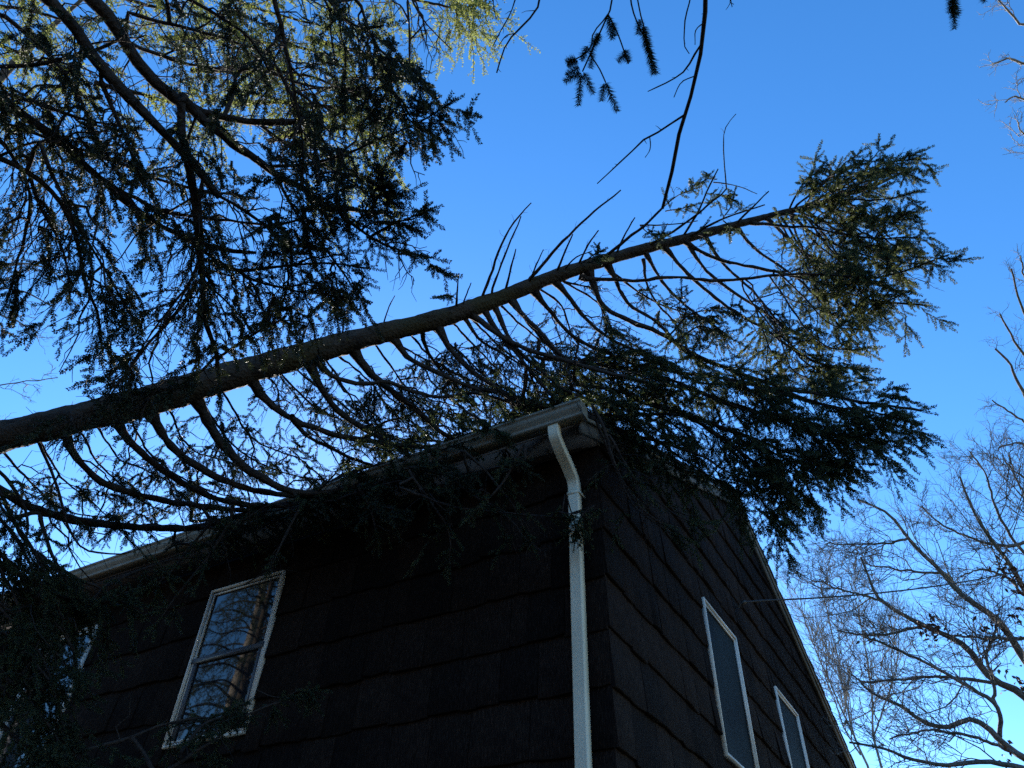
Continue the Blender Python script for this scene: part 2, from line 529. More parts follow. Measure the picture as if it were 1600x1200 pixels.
w = Acc(); w.box((HX0, HD - 0.2, 0), (-0.2, HD - 0.013, EAVE)); w.build("rear_wall", M_WALLCORE, house)
w = Acc(); w.box((HX0, 0.2, 0), (HX0 + 0.2, HD - 0.2, EAVE)); w.build("end_wall", M_WALLCORE, house)

# roof: two slabs with an overhang
RT = 0.045
def roof_slab(y_eave, sgn):
    a = Acc()
    x0, x1 = HX0 - 0.1, 0.075
    ze = EAVE + 0.10 + SLOPE * (-0.40)
    p = [(y_eave, ze), (RIDGE_Y, RIDGE_Z), (RIDGE_Y, RIDGE_Z + RT), (y_eave, ze + RT)]
    V = [(x, y, z) for x in (x0, x1) for y, z in p]
    a.add(V, [[0, 1, 5, 4], [2, 3, 7, 6], [3, 0, 4, 7], [4, 5, 6, 7], [3, 2, 1, 0]])
    o = a.build("roof", M_ROOF, house)
    t = Acc()                                          # courses of roofing, each a thin lip
    n = 34
    for i in range(n):
        f0, f1 = i / n, (i + 1.2) / n
        y0 = y_eave + (RIDGE_Y - y_eave) * f0; y1 = y_eave + (RIDGE_Y - y_eave) * min(1, f1)
        z0 = ze + (RIDGE_Z - ze) * f0 + RT; z1 = ze + (RIDGE_Z - ze) * min(1, f1) + RT
        d = 0.012 + 0.004 * random.random()
        xe = x1 + random.uniform(0.004, 0.016)
        V = [(x0, y0, z0 - 0.004), (xe, y0, z0 - 0.004), (xe, y0, z0 + d), (x0, y0, z0 + d), (x0, y1, z1 + 0.002), (xe, y1, z1 + 0.002)]
        t.add(V, [[0, 1, 2, 3], [3, 2, 5, 4]]); t.add([V[1], V[5], V[2]], [[0, 1, 2]])
    to = t.build("roofing_course", M_ROOF, None); to.parent = o; to["kind"] = "stuff"
    return o
roof_slab(-0.42, 1); roof_slab(HD + 0.42, -1)

# rake boards with a thin drip edge
def rake(y_a, y_b):
    for nm, m, xa, xb, lo, hi in (("rake_board", M_RAKE, 0.021, 0.048, -0.135, -0.003), ("drip_edge", M_GUTTER, 0.052, 0.0725, -0.028, -0.002)):
        a = Acc()
        za, zb = EAVE + 0.10 + SLOPE * min(y_a, HD - y_a), EAVE + 0.10 + SLOPE * min(y_b, HD - y_b)
        V = [(x, y, z + d) for x in (xa, xb) for y, z, d in ((y_a, za, lo), (y_b, zb, lo), (y_b, zb, hi), (y_a, za, hi))]
        a.add(V, [[0, 1, 2, 3], [7, 6, 5, 4], [0, 4, 5, 1], [1, 5, 6, 2], [2, 6, 7, 3], [3, 7, 4, 0]])
        a.build(nm, m, house)
rake(-0.36, RIDGE_Y - 0.002); rake(HD + 0.36, RIDGE_Y + 0.002)

# soffit with panel joints, fascia and gutter on both eaves
for near in (1, 0):
    yf = (lambda d: -d) if near else (lambda d: HD + d)
    def bx(a, x0, x1, d0, d1, z0, z1):
        ya, yb = sorted((yf(d0), yf(d1)))
        a.box((x0, ya, z0), (x1, yb, z1))
    sof = Acc(); bx(sof, HX0, 0.012, 0.016, 0.325, EAVE - 0.065, EAVE - 0.045)
    so = sof.build("soffit", M_SOFFIT, house)
    for i in range(5):
        x = -0.55 - 2.42 * i
        jn = Acc(); bx(jn, x, x + 0.02, 0.018, 0.32, EAVE - 0.069, EAVE - 0.0655)
        jo = jn.build("soffit_joint", M_SASH, None); jo.parent = so
    fa = Acc(); bx(fa, HX0, 0.012, 0.327, 0.348, EAVE - 0.10, EAVE - 0.032); fa.build("fascia", M_SOFFIT, house)
    # boxed end that closes the soffit at the gable
    en = Acc()
    p = [(0.0, EAVE - 0.068), (0.325, EAVE - 0.068), (0.325, EAVE - 0.055), (0.0, EAVE + 0.08)]
    V = [(x, yf(d), z) for x in (0.0135, 0.020) for d, z in p]
    en.add(V, [[0, 1, 2, 3], [7, 6, 5, 4], [0, 4, 5, 1], [1, 5, 6, 2], [2, 6, 7, 3], [3, 7, 4, 0]])
    en.build("eave_return", M_RAKE, house)
    # K-style gutter: an ogee front, open on top
    prof = [(0.352, EAVE + 0.012), (0.352, EAVE - 0.096), (0.432, EAVE - 0.096), (0.437, EAVE - 0.084), (0.434, EAVE - 0.078), (0.440, EAVE - 0.068),
            (0.462, EAVE - 0.050), (0.470, EAVE - 0.030), (0.470, EAVE - 0.008), (0.480, EAVE - 0.006), (0.480, EAVE + 0.012), (0.466, EAVE + 0.012)]
    inner = [(d + (0.003 if i < 2 else -0.004), z + 0.003) for i, (d, z) in enumerate(prof)]
    gx = [HX0] + list(np.linspace(HX0 + 1, 0.085, 11))
    ga = Acc()
    loop = prof + inner[::-1]
    m = len(loop)
    rows = []
    for ix, x in enumerate(gx):
        sag = 0.006 * math.sin(ix * 2.1)
        rows += [(x, yf(d), z + sag) for d, z in loop]
    fs = []
    for r in range(len(gx) - 1):
        for j in range(m):
            j2 = (j + 1) % m
            fs.append([r * m + j, r * m + j2, (r + 1) * m + j2, (r + 1) * m + j])
    ga.add(rows, fs)
    gut = ga.build("gutter", M_GUTTER, house)
    cp = Acc()
    sag = 0.006 * math.sin((len(gx) - 1) * 2.1)
    V = [(0.0855, yf(d), z + sag) for d, z in prof] + [(0.0885, yf(d), z + sag) for d, z in prof]
    n = len(prof)
    cp.add(V, [[i, (i + 1) % n, n + (i + 1) % n, n + i] for i in range(n)])
    cen = [(0.0885, yf(0.41), EAVE - 0.06)]
    cp.add(V[n:] + cen, [[i, (i + 1) % n, n] for i in range(n)])
    co = cp.build("end_cap", M_GUTTER, None); co.parent = gut

# downspout: fluted rectangular pipe with two elbows
def rect_sweep(path, wx, wy):
    """Section wx (along x) by wy with flutes on the outer face; path runs in a plane of constant x."""
    sec = []
    nfl = 5
    for i in range(nfl * 2 + 1):
        sec.append((-wx / 2 + wx * i / (nfl * 2), -wy / 2 - (0.003 if i % 2 else 0)))
    sec += [(wx / 2, 0), (wx / 2, wy / 2), (0, wy / 2), (-wx / 2, wy / 2), (-wx / 2, 0)]
    P = np.array(path, float)
    T = unit(np.gradient(P, axis=0))
    a = Acc()
    rows = []
    for p, t in zip(P, T):
        nrm = np.cross(np.array([1, 0, 0]), t); nrm = nrm if nrm[1] > 0 else -nrm
        for sx, sy in sec:
            rows.append(p + np.array([sx, 0, 0]) + nrm * sy)
    m = len(sec)
    a.add(rows, [[r * m + j, r * m + (j + 1) % m, (r + 1) * m + (j + 1) % m, (r + 1) * m + j] for r in range(len(P) - 1) for j in range(m)])
    return a
SPX = -0.152
top = smooth_path([(SPX, -0.392, EAVE - 0.096), (SPX, -0.392, EAVE - 0.14), (SPX, -0.382, EAVE - 0.18), (SPX, -0.345, EAVE - 0.215), (SPX, -0.15, EAVE - 0.345), (SPX, -0.108, EAVE - 0.385), (SPX, -0.092, EAVE - 0.43), (SPX, -0.092, EAVE - 0.50)], 40)
pth = [tuple(p) for p in top] + [(SPX, -0.092, z) for z in np.linspace(EAVE - 0.65, 0.2, 8)]
spout = rect_sweep(pth, 0.078, 0.056).build("downspout", M_SPOUT, house)
for z in (EAVE - 0.50, 2.7):
    st = Acc(); st.box((SPX - 0.046, -0.1245, z), (SPX + 0.046, -0.1225, z + 0.022)); st.box((SPX + 0.0445, -0.1225, z), (SPX + 0.047, -0.02, z + 0.022)); st.box((SPX - 0.047, -0.1225, z), (SPX - 0.0445, -0.02, z + 0.022))
    o = st.build("strap", M_SPOUT, None); o.parent = spout

# windows --------------------------------------------------------------
holes = {'eave': [], 'gable': []}
def window(side, a0, a1, z0, z1, glass, mid=True):
    """a0..a1 along the wall. side 'eave' (wall y=0, seen from -y) or 'gable' (wall x=0, seen from +x)."""
    def bx(acc, p0, p1, d0, d1, q0, q1):               # d: metres out from the wall
        if side == 'eave':
            acc.box((p0, -d1, q0), (p1, -d0, q1))
        else:
            acc.box((d0, p0, q0), (d1, p1, q1))
    holes[side].append((a0 - 0.01, a1 + 0.01, z0 - 0.01, z1 + 0.01))
    t = 0.018 if side == 'eave' else 0.014
    f = Acc()
    bx(f, a0, a0 + t, -0.01, 0.034, z0, z1); bx(f, a1 - t, a1, -0.01, 0.034, z0, z1)
    bx(f, a0 + t, a1 - t, -0.01, 0.0335, z1 - t, z1); bx(f, a0 + t, a1 - t, -0.01, 0.042, z0, z0 + t)
    b = Acc()                                           # inner stop: the second line of the frame
    s = t + 0.017
    bx(b, a0 + s, a0 + s + 0.013, 0.004, 0.020, z0 + s, z1 - s); bx(b, a1 - s - 0.013, a1 - s, 0.004, 0.020, z0 + s, z1 - s)
    bx(b, a0 + s + 0.013, a1 - s - 0.013, 0.004, 0.0195, z1 - s - 0.013, z1 - s); bx(b, a0 + s + 0.013, a1 - s - 0.013, 0.004, 0.0195, z0 + s, z0 + s + 0.013)
    win = f.build("window", M_TRIM, house)
    k_ = Acc()  # dark strips painted in as the shade of the gap inside the frame
    bx(k_, a0 + t, a0 + s, 0.004, 0.010, z0 + t, z1 - t); bx(k_, a1 - s, a1 - t, 0.004, 0.010, z0 + t, z1 - t)
    bx(k_, a0 + s, a1 - s, 0.004, 0.0098, z1 - s, z1 - t); bx(k_, a0 + s, a1 - s, 0.004, 0.0098, z0 + t, z0 + s)
    o = k_.build("groove_shade", M_GROOVE_SHADE, None); o.parent = win
    o = b.build("stop_bead", M_TRIM, None); o.parent = win
    zm = (z0 + z1) / 2 + 0.02
    halves = [(z0 + t, zm), (zm, z1 - t)] if mid else [(z0 + t, z1 - t)]
    for q0, q1 in halves:
        g_ = Acc()
        tl = random.uniform(-0.0015, 0.0015)
        if side == 'eave':
            g_.add([(a0 + t, -0.002 - tl, q0), (a1 - t, -0.002, q0), (a1 - t, -0.002 + tl, q1), (a0 + t, -0.002, q1)], [[0, 1, 2, 3]])
        else:
            g_.add([(0.002 + tl, a0 + t, q0), (0.002, a1 - t, q0), (0.002 - tl, a1 - t, q1), (0.002, a0 + t, q1)], [[0, 1, 2, 3]])
        o = g_.build("pane", glass, None); o.parent = win
    if mid:
        r_ = Acc(); bx(r_, a0 + t, a1 - t, 0.003, 0.024, zm - 0.022, zm + 0.022)
        # the sash stiles just inside
        bx(r_, a0 + s + 0.013, a0 + s + 0.050, 0.003, 0.018, z0 + s + 0.013, zm - 0.022); bx(r_, a1 - s - 0.05, a1 - s - 0.013, 0.003, 0.018, z0 + s + 0.013, zm - 0.022)
        o = r_.build("sash", M_SASH, None); o.parent = win
    return win
window('eave', -3.765, -2.905, 3.455, 4.785, M_GLASS)
window('eave', -6.15, -5.295, 3.455, 4.785, M_GLASS)
window('gable', 2.14, 3.085, 3.535, 4.860, M_SCREEN, False)
window('gable', 4.475, 5.425, 3.535, 4.885, M_SCREEN, False)

# shakes: each its own wedge -------------------------------------------
EXPO, Z0 = 0.351, 2.985 - 0.351 * 8
def shake_mesh(w, h, th, kind, bev):
    """Wedge w wide, h tall, thick butt, local x along the wall, z up, y out. Its butt edge is uneven."""
    a = Acc()
    n = 4
    xs = np.linspace(0.002, w - 0.002, n)
    lo = -np.abs(rng.normal(size=n)) * 0.005
    lo[0] += 0.010 * rng.random(); lo[-1] += 0.014 * rng.random()
    y_top, y_bot = -0.004, th
    front = []
    for i, x in enumerate(xs):
        yo = y_bot * (1 + 0.15 * rng.normal())
        if i in (0, n - 1):
            yo *= 0.82
        front += [(x, y_top, h), (x, yo * 0.55, h * 0.45), (x, yo, lo[i] + bev), (x, yo - bev * 0.6, lo[i]), (x, -0.008, lo[i] + 0.002)]
    f = []
    for i in range(n - 1):
        for j in range(4):
            p, q = i * 5 + j, (i + 1) * 5 + j
            f.append([p, p + 1, q + 1, q])
    a.add(front, f)
    for i, sgn in ((0, 1), (n - 1, -1)):
        ids = [i * 5 + j for j in range(5)]
        V = [front[k] for k in ids]
        a.add(V, [[0, 1, 2], [0, 2, 3], [0, 3, 4]] if sgn < 0 else [[2, 1, 0], [3, 2, 0], [4, 3, 0]])
    return a
pieces = []
def lay(side):
    amax = 11.0 if side == 'eave' else HD
    k = 0
    while True:
        zb = Z0 + EXPO * k
        top_lim = (EAVE - 0.05) if side == 'eave' else RIDGE_Z
        if zb > top_lim - 0.05:
            break
        a = 0.0
        first = True
        while a < amax - 0.02:
            wd = float(np.clip(rng.normal(0.27, 0.075), 0.13, 0.42))
            wd = min(wd, amax - a)
            if amax - (a + wd) < 0.08:
                wd = amax - a
            zt = zb + EXPO * 1.10
            # limits of the wall at this place
            if side == 'eave':
                lim = EAVE - 0.066
                x0, x1 = -a - wd, -a
            else:
                x0, x1 = a, a + wd
                lim = min(roof_z(x0), roof_z(x1)) - 0.02
                if x0 < RIDGE_Y < x1:
                    lim = min(roof_z(x0), roof_z(x1)) - 0.02
            z_hi = min(zt, lim)
            segs = [(x0, x1, zb, z_hi)]
            for h0, h1, hz0, hz1 in holes[side]:
                nxt = []
                for s0, s1, q0, q1 in segs:
                    if s1 <= h0 or s0 >= h1 or q1 <= hz0 or q0 >= hz1:
                        nxt.append((s0, s1, q0, q1)); continue
                    if s0 < h0 - 0.04: nxt.append((s0, h0, q0, q1))
                    if s1 > h1 + 0.04: nxt.append((h1, s1, q0, q1))
                    m0, m1 = max(s0, h0), min(s1, h1)
                    if q0 < hz0 - 0.03: nxt.append((m0, m1, q0, hz0))
                    if q1 > hz1 + 0.03 and q1 - hz1 > 0.03: nxt.append((m0, m1, hz1, q1))
                segs = nxt
            for s in segs:
                if s[3] - s[2] > 0.04:
                    pieces.append((side, *s, k))
            a += wd
        k += 1
lay('gable'); lay('eave')
def piece_obj(side, x0, x1, q0, q1, k):
    w_, h_ = x1 - x0, q1 - q0
    th = float(np.clip(rng.normal(0.024, 0.005), 0.014, 0.036))
    return shake_mesh(w_, h_, th, side, 0.006)
scored = []
for i, pc in enumerate(pieces):
    side, x0, x1, q0, q1, k = pc
    p = np.array([(x0 + x1) / 2, 0, (q0 + q1) / 2]) if side == 'eave' else np.array([0, (x0 + x1) / 2, (q0 + q1) / 2])
    u_, v_, dep = to_px(p)
    inside = dep > 0 and -60 < u_ < 1660 and -60 < v_ < 1290
    scored.append((0 if inside else 1, dep if dep > 0 else 99, i))
keep = {i for s, d, i in sorted(scored)[:300] if s == 0}
rest = {'eave': Acc(), 'gable': Acc()}
for i, pc in enumerate(pieces):
    side, x0, x1, q0, q1, k = pc
    a = piece_obj(*pc)
    if side == 'eave':
        mtx = Matrix(((-1, 0, 0, x1), (0, -1, 0, -0.0), (0, 0, 1, q0), (0, 0, 0, 1)))
    else:
        mtx = Matrix(((0, 1, 0, 0.0), (1, 0, 0, x0), (0, 0, 1, q0), (0, 0, 0, 1)))
        mtx = Matrix(((0, 1, 0, 0.0), (-1, 0, 0, x1), (0, 0, 1, q0), (0, 0, 0, 1)))
    dz = random.uniform(-0.013, 0.013)
    rot = Matrix.Rotation(random.uniform(-0.008, 0.008), 4, 'Y')
    M = Matrix.Translation((0, 0, dz)) @ mtx @ rot
    if i in keep:
        o = a.build("shingle", M_SHAKE, None)
        o.parent = eave_wall if side == 'eave' else gable_wall
        o.matrix_local = M
    else:
        v = np.concatenate(a.v)
        Mn = np.array(M)
        base = rest[side].n
        v2 = v @ Mn[:3, :3].T + Mn[:3, 3]
        off = 0
        for vv, ff in zip(a.v, a.f):
            pass
        n0 = rest[side].n
        rest[side].v.append(v2.astype(np.float32)); rest[side].n += len(v2)
        for ff in a.f:
            rest[side].f.append(ff + n0)
for side, wl in (('eave', eave_wall), ('gable', gable_wall)):
    if rest[side].n:
        o = rest[side].build("shingle_field", M_SHAKE, None); o.parent = wl; o["kind"] = "stuff"

# ================================================================== the service cable
hook = np.array([0.0, 3.27, 5.31])
far_end = at(1760, 838, 17.0)
cable = thing("service_cable", "thin black cable strung from the gable shakes to the right past bare trees", "cable", tuple(hook))
cp = [hook + np.array([0.115, 0.03, 0.0])] + [hook * (1 - t) + far_end * t + np.array([0, 0, -0.25 * 4 * t * (1 - t)]) + np.array([0.11, 0, 0]) * (1 - t) for t in np.linspace(0.03, 1, 24)]
a = Acc(); tubes(a, np.array(cp), np.full(len(cp), 0.009), 6); a.build("wire", M_WIRE, cable, True)
a = Acc()
tubes(a, smooth_path([hook + [0.0, 0, -0.06], hook + [0.06, 0, -0.05], hook + [0.10, 0.01, -0.01], hook + [0.115, 0.03, 0.01]], 10), np.full(10, 0.007), 6)
a.build("hook", M_WIRE, cable, True)
a = Acc(); tubes(a, np.array([hook + [0.085, 0.02, -0.02], hook + [0.10, 0.022, -0.012], hook + [0.125, 0.03, 0.0], hook + [0.14, 0.035, 0.008]]), np.array([0.012, 0.02, 0.02, 0.012]), 8)
a.build("insulator", M_PORC, cable, True)

_carriers = {}
def carry(tree, P, R):
    _carriers.setdefault(tree.name, []).append(np.column_stack([P, R]))
def attach(tree, P, R, limit):
    """Let a limb start from the nearest wood of its own tree instead of in mid-air."""
    have = _carriers.get(tree.name)
    if have:
        q = np.vstack(have)
        d = np.linalg.norm(q[:, :3] - P[0], axis=1) + 0.15 * np.maximum(0, (q[:, :3] - P[0]) @ unit(P[min(4, len(P) - 1)] - P[0]))
        i = int(np.argmin(d))
        if 0.02 < d[i] < limit:
            rows = np.vstack([np.append(q[i, :3], R[0] * 1.1), np.append(0.55 * q[i, :3] + 0.45 * P[0], R[0] * 1.05), np.column_stack([P, R])])
            w = smooth_path(rows, len(P) + 6)
            return w[:, :3], w[:, 3], d[i] / (d[i] + plen(P))
    return P, R, 0.0

# ================================================================== the fallen spruce
P0, P1 = at(0, 683, 6.0), at(1000, 390, 6.7)
TDIR = _n(P1 - P0)
def trunk_range(px, py):                         # distance at which the sight line passes nearest to the trunk's axis
    d = ray(px, py); w0 = CAM - P0
    b = d @ TDIR; dd = d @ w0; e = TDIR @ w0
    return (b * e - dd) / (1 - b * b)
TPX = [(-260, 752), (-120, 716), (0, 683), (120, 654), (230, 627), (350, 590), (480, 553), (580, 525), (680, 500), (760, 474), (850, 438), (930, 411), (1000, 391), (1070, 373), (1140, 354), (1200, 338), (1250, 326), (1310, 308), (1370, 288), (1425, 262)]
TWD = [51, 49, 48, 47, 46, 44, 37, 32, 29, 25, 22, 19, 17, 14.5, 12, 10, 8.5, 6.5, 5, 3]
base_dir = -TDIR
rows = []
first = at(*TPX[0], trunk_range(*TPX[0]))
L_ground = first[2] / TDIR[2]
for t in (1.0, 0.75, 0.5, 0.25):
    rows.append(np.append(first - TDIR * (L_ground - 0.3) * t, 0.135 + 0.06 * t))
for p, wd in zip(TPX, TWD):
    r = trunk_range(*p)
    rows.append(np.append(at(*p, r), wd / 2 * r / F_PX * off_axis(*p)))
tr = smooth_path(np.array(rows), 420)
fallen = thing("fallen_spruce", "broken spruce trunk lying slantwise across the roof, branches crushed on the gutter", "tree", tuple(rows[0][:3]))
def rough_trunk(name, path, parent, m, k=18, amp=0.05):
    P, R = path[:, :3], path[:, 3]
    T = unit(np.gradient(P, axis=0))
    U = unit(np.cross(T, UP + 1e-3)); W = np.cross(T, U)
    N = len(P)
    ang = np.arange(k) * 2 * np.pi / k
    jitter = 1 + amp * rng.normal(size=(N, k)) + 0.05 * np.sin(np.arange(N)[:, None] * 0.7 + ang[None] * 2) + 0.03 * np.sin(np.arange(N)[:, None] * 0.23)
    V = P[:, None] + (R[:, None] * jitter)[..., None] * (U[:, None] * np.cos(ang)[None, :, None] + W[:, None] * np.sin(ang)[None, :, None])
    a = Acc()
    i, j = np.meshgrid(np.arange(N - 1), np.arange(k), indexing='ij')
    j2 = (j + 1) % k
    a.add(V.reshape(-1, 3), np.stack([i * k + j, i * k + j2, (i + 1) * k + j2, (i + 1) * k + j], -1).reshape(-1, 4))
    a.add(np.vstack([V[0], P[:1]]), [[(q + 1) % k, q, k] for q in range(k)])
    return a.build(name, m, parent, True)
rough_trunk("trunk", tr, fallen, M_BARK, 30, 0.045)
carry(fallen, tr[:, :3], tr[:, 3])

def fbranch(pts, w0, w1, end, r0=None, **kw):
    """A branch of the fallen tree. end: ('y', plane) or ('r', range)."""
    given = r0 is not None
    r0 = trunk_range(*pts[0]) if r0 is None else r0
    r1 = end[1] if end[0] == 'r' else np.linalg.norm(at_y(*pts[-1], end[1]) - CAM)
    P, R = px_path(pts, r0, r1, w0 * 0.8, w1 * 0.85)
    if given:
        P, R, f = attach(fallen, P, R, 1.6)
        kw['start'] = f + kw['start'] * (1 - f)
    carry(fallen, P[2:], R[2:])
    return spruce_branch(fallen, P, R, **kw)
def fbare(pts, w0, w1, r0=None, dr=0.0, **kw):
    r0 = trunk_range(*pts[0]) if r0 is None else r0
    P, R = px_path(pts, r0, r0 + dr, w0, w1)
    return bare_branch(fallen, P, R, **kw)

low = dict(start=0.42, step=0.06, blen=0.40, bare=0.35, down=0.45, stubs=12, shoots=6, shoot=0.10, forks=4, collar=True)
roofy = ('y', -0.30)
# limbs sweeping from the trunk down onto the gutter
for pts, w0, w1, st in (
    ([(-90, 705), (0, 765), (60, 797), (150, 819), (240, 825), (310, 822), (380, 812)], 20, 12, 0.6),
    ([(100, 672), (115, 712), (150, 745), (210, 768), (285, 787), (370, 798), (450, 790)], 15, 8, 0.5),
    ([(178, 655), (215, 705), (265, 745), (335, 778), (420, 790), (500, 782)], 14, 8, 0.5),
    ([(230, 638), (270, 700), (335, 745), (400, 768), (500, 776), (580, 762)], 16, 8, 0.5),
    ([(305, 620), (337, 680), (395, 738), (460, 768), (540, 765), (620, 735)], 17, 9, 0.5),
    ([(392, 592), (412, 625), (443, 650), (483, 668), (520, 681), (567, 690), (620, 697), (690, 700)], 16, 8, 0.45),
    ([(455, 650), (480, 680), (520, 702), (560, 718), (600, 735)], 9, 5, 0.3),
    ([(478, 560), (510, 613), (543, 648), (573, 668), (617, 695), (660, 725)], 13, 7, 0.4),
    ([(490, 560), (527, 590), (567, 600), (607, 597), (650, 612), (700, 620), (750, 617), (830, 640)], 9, 5, 0.5),
    ([(550, 540), (582, 583), (617, 618), (660, 650), (694, 678), (730, 700)], 15, 7, 0.45),
    ([(610, 525), (633, 557), (683, 584), (733, 610), (783, 618), (833, 632), (880, 640)], 11, 6, 0.45),
    ([(660, 510), (664, 535), (675, 560), (690, 580), (720, 610)], 7, 4, 0.2),
    ([(683, 508), (707, 550), (740, 581), (777, 607), (818, 628), (860, 640)], 10, 6, 0.45),
    ([(723, 492), (750, 530), (783, 550), (818, 572), (860, 590)], 6, 3, 0.4),
    ([(733, 488), (783, 522), (817, 540), (880, 560), (940, 580), (1010, 596)], 11, 6, 0.45),
    ([(755, 482), (783, 527), (817, 566), (857, 613), (885, 640)], 11, 6, 0.4),
    ([(772, 478), (800, 533), (843, 573), (875, 603), (920, 625)], 8, 5, 0.35),
    ([(795, 465), (830, 507), (880, 555), (925, 600)], 9, 5, 0.4),
):
    fbranch(pts, w0 * random.uniform(0.9, 1.2), w1 * 1.0, roofy, **{**low, 'start': st + random.uniform(-0.12, 0.05), 'bare': random.uniform(0.2, 0.6)})

mid = dict(start=0.35, step=0.06, blen=0.42, bare=0.25, down=0.35, stubs=8, shoots=7, second=1, shoot=0.11, forks=1, collar=True)
for pts, w0, w1, end, extra in (
    ([(833, 452), (867, 494), (900, 527), (950, 552), (1010, 575)], 10, 5, ('r', 6.3), {}),
    ([(800, 468), (833, 510), (867, 547), (910, 585), (950, 610)], 9, 5, ('r', 6.5), {}),
    ([(867, 440), (893, 472), (917, 500), (967, 537), (1030, 560)], 9, 4, ('r', 6.2), {}),
    ([(920, 425), (947, 480), (987, 500), (1033, 520), (1073, 547), (1133, 573), (1200, 598), (1330, 625), (1440, 642)], 11, 5, ('r', 5.7), dict(start=0.42, blen=0.5)),
    ([(950, 415), (983, 477), (1027, 507), (1065, 545), (1110, 575)], 9, 4, ('r', 6.1), dict(start=0.5)),
    ([(905, 432), (945, 437), (987, 440), (1033, 433), (1133, 437), (1200, 428), (1280, 424), (1390, 428), (1483, 398)], 8, 3, ('r', 6.6), dict(start=0.5, blen=0.36)),
    ([(1067, 375), (1100, 396), (1150, 410), (1200, 421), (1280, 440), (1370, 470), (1450, 478)], 8, 3, ('r', 6.7), dict(start=0.42, blen=0.42)),
    ([(1007, 392), (1033, 437), (1060, 467), (1093, 493), (1130, 520)], 7, 4, ('r', 6.3), dict(start=0.6, blen=0.25)),
    ([(1037, 385), (1073, 430), (1117, 467), (1167, 497), (1200, 514), (1260, 560), (1350, 578)], 8, 3, ('r', 6.3), dict(start=0.45)),
    ([(1070, 375), (1100, 420), (1133, 447), (1183, 478), (1240, 520), (1300, 545)], 8, 3, ('r', 6.5), dict(start=0.4)),
    ([(1100, 366), (1127, 407), (1167, 448), (1210, 500), (1250, 560), (1300, 592)], 6, 3, ('r', 6.3), dict(start=0.4)),
    ([(1150, 354), (1183, 390), (1217, 413), (1270, 460), (1320, 520)], 6, 3, ('r', 6.5), dict(start=0.3)),
    ([(1197, 341), (1233, 373), (1290, 440), (1335, 520)], 6, 3, ('r', 6.6), dict(start=0.25)),
    ([(1173, 348), (1217, 353), (1280, 357), (1360, 372), (1440, 372)], 6, 2.5, ('r', 6.8), dict(start=0.3)),
    ([(1005, 405), (1010, 443), (1033, 480), (1057, 507), (1068, 530)], 5, 3, ('r', 6.3), dict(start=0.5, blen=0.2)),
):
    fbranch(pts, w0, w1, end, **{**mid, **extra})

# the leafy top
topk = dict(start=0.12, step=0.085, blen=0.36, bare=0.2, nm=M_NEEDLE_TIP_LIT, down=0.2, shoots=7, second=1, kind='mid', shoot=0.115)
for pts, r1 in (
    ([(1240, 327), (1285, 290), (1320, 255), (1345, 238)], 6.9), ([(1260, 322), (1330, 275), (1380, 255), (1440, 248)], 7.1),
    ([(1280, 317), (1350, 285), (1420, 272), (1438, 280)], 7.0), ([(1250, 326), (1320, 315), (1380, 310), (1432, 300)], 6.9),
    ([(1270, 320), (1340, 335), (1400, 340), (1432, 330)], 6.8), ([(1240, 330), (1300, 350), (1370, 345), (1425, 342)], 6.9),
    ([(1230, 333), (1290, 375), (1350, 395), (1420, 410), (1455, 413)], 6.7), ([(1220, 340), (1265, 400), (1320, 430), (1370, 480), (1385, 500)], 6.5),
    ([(1250, 326), (1300, 395), (1360, 440), (1400, 455)], 6.5), ([(1300, 310), (1360, 350), (1400, 385), (1440, 395)], 6.8),
    ([(1215, 340), (1240, 380), (1270, 430), (1290, 480)], 6.5), ([(1290, 315), (1330, 300), (1380, 270), (1400, 250)], 7.2),
    ([(1230, 333), (1265, 345), (1310, 400), (1345, 455), (1350, 495)], 6.4), ([(1310, 308), (1350, 330), (1390, 370), (1420, 380)], 7.0),
    ([(1260, 322), (1320, 290), (1360, 270), (1415, 262)], 6.8), ([(1260, 330), (1310, 360), (1350, 380), (1390, 400)], 6.6),
    ([(1240, 335), (1280, 385), (1320, 410), (1360, 430)], 6.5), ([(1235, 335), (1255, 390), (1300, 450), (1340, 480)], 6.4),
     ([(1270, 320), (1300, 330), (1340, 360), (1380, 380)], 6.7),
    ([(1255, 325), (1275, 300), (1300, 275), (1330, 262)], 6.7), ([(1270, 321), (1330, 360), (1370, 395), (1400, 430)], 6.9),
):
    fbranch(pts, 5, 2, ('r', r1), **topk)
for pts, r1 in (([(1160, 450), (1215, 520), (1260, 560), (1320, 585)], 6.2), ([(1200, 430), (1240, 490), (1290, 540), (1355, 545)], 6.2),
                ([(1190, 470), (1220, 530), (1240, 580), (1290, 600)], 6.1), ([(1210, 420), (1260, 470), (1300, 510), (1345, 515)], 6.3),
                ([(1180, 480), (1200, 540), (1230, 590)], 6.1)):
    fbranch(pts, 4, 2, ('r', r1), r0=6.5, **{**topk, 'start': 0.2, 'bare': 0.2})

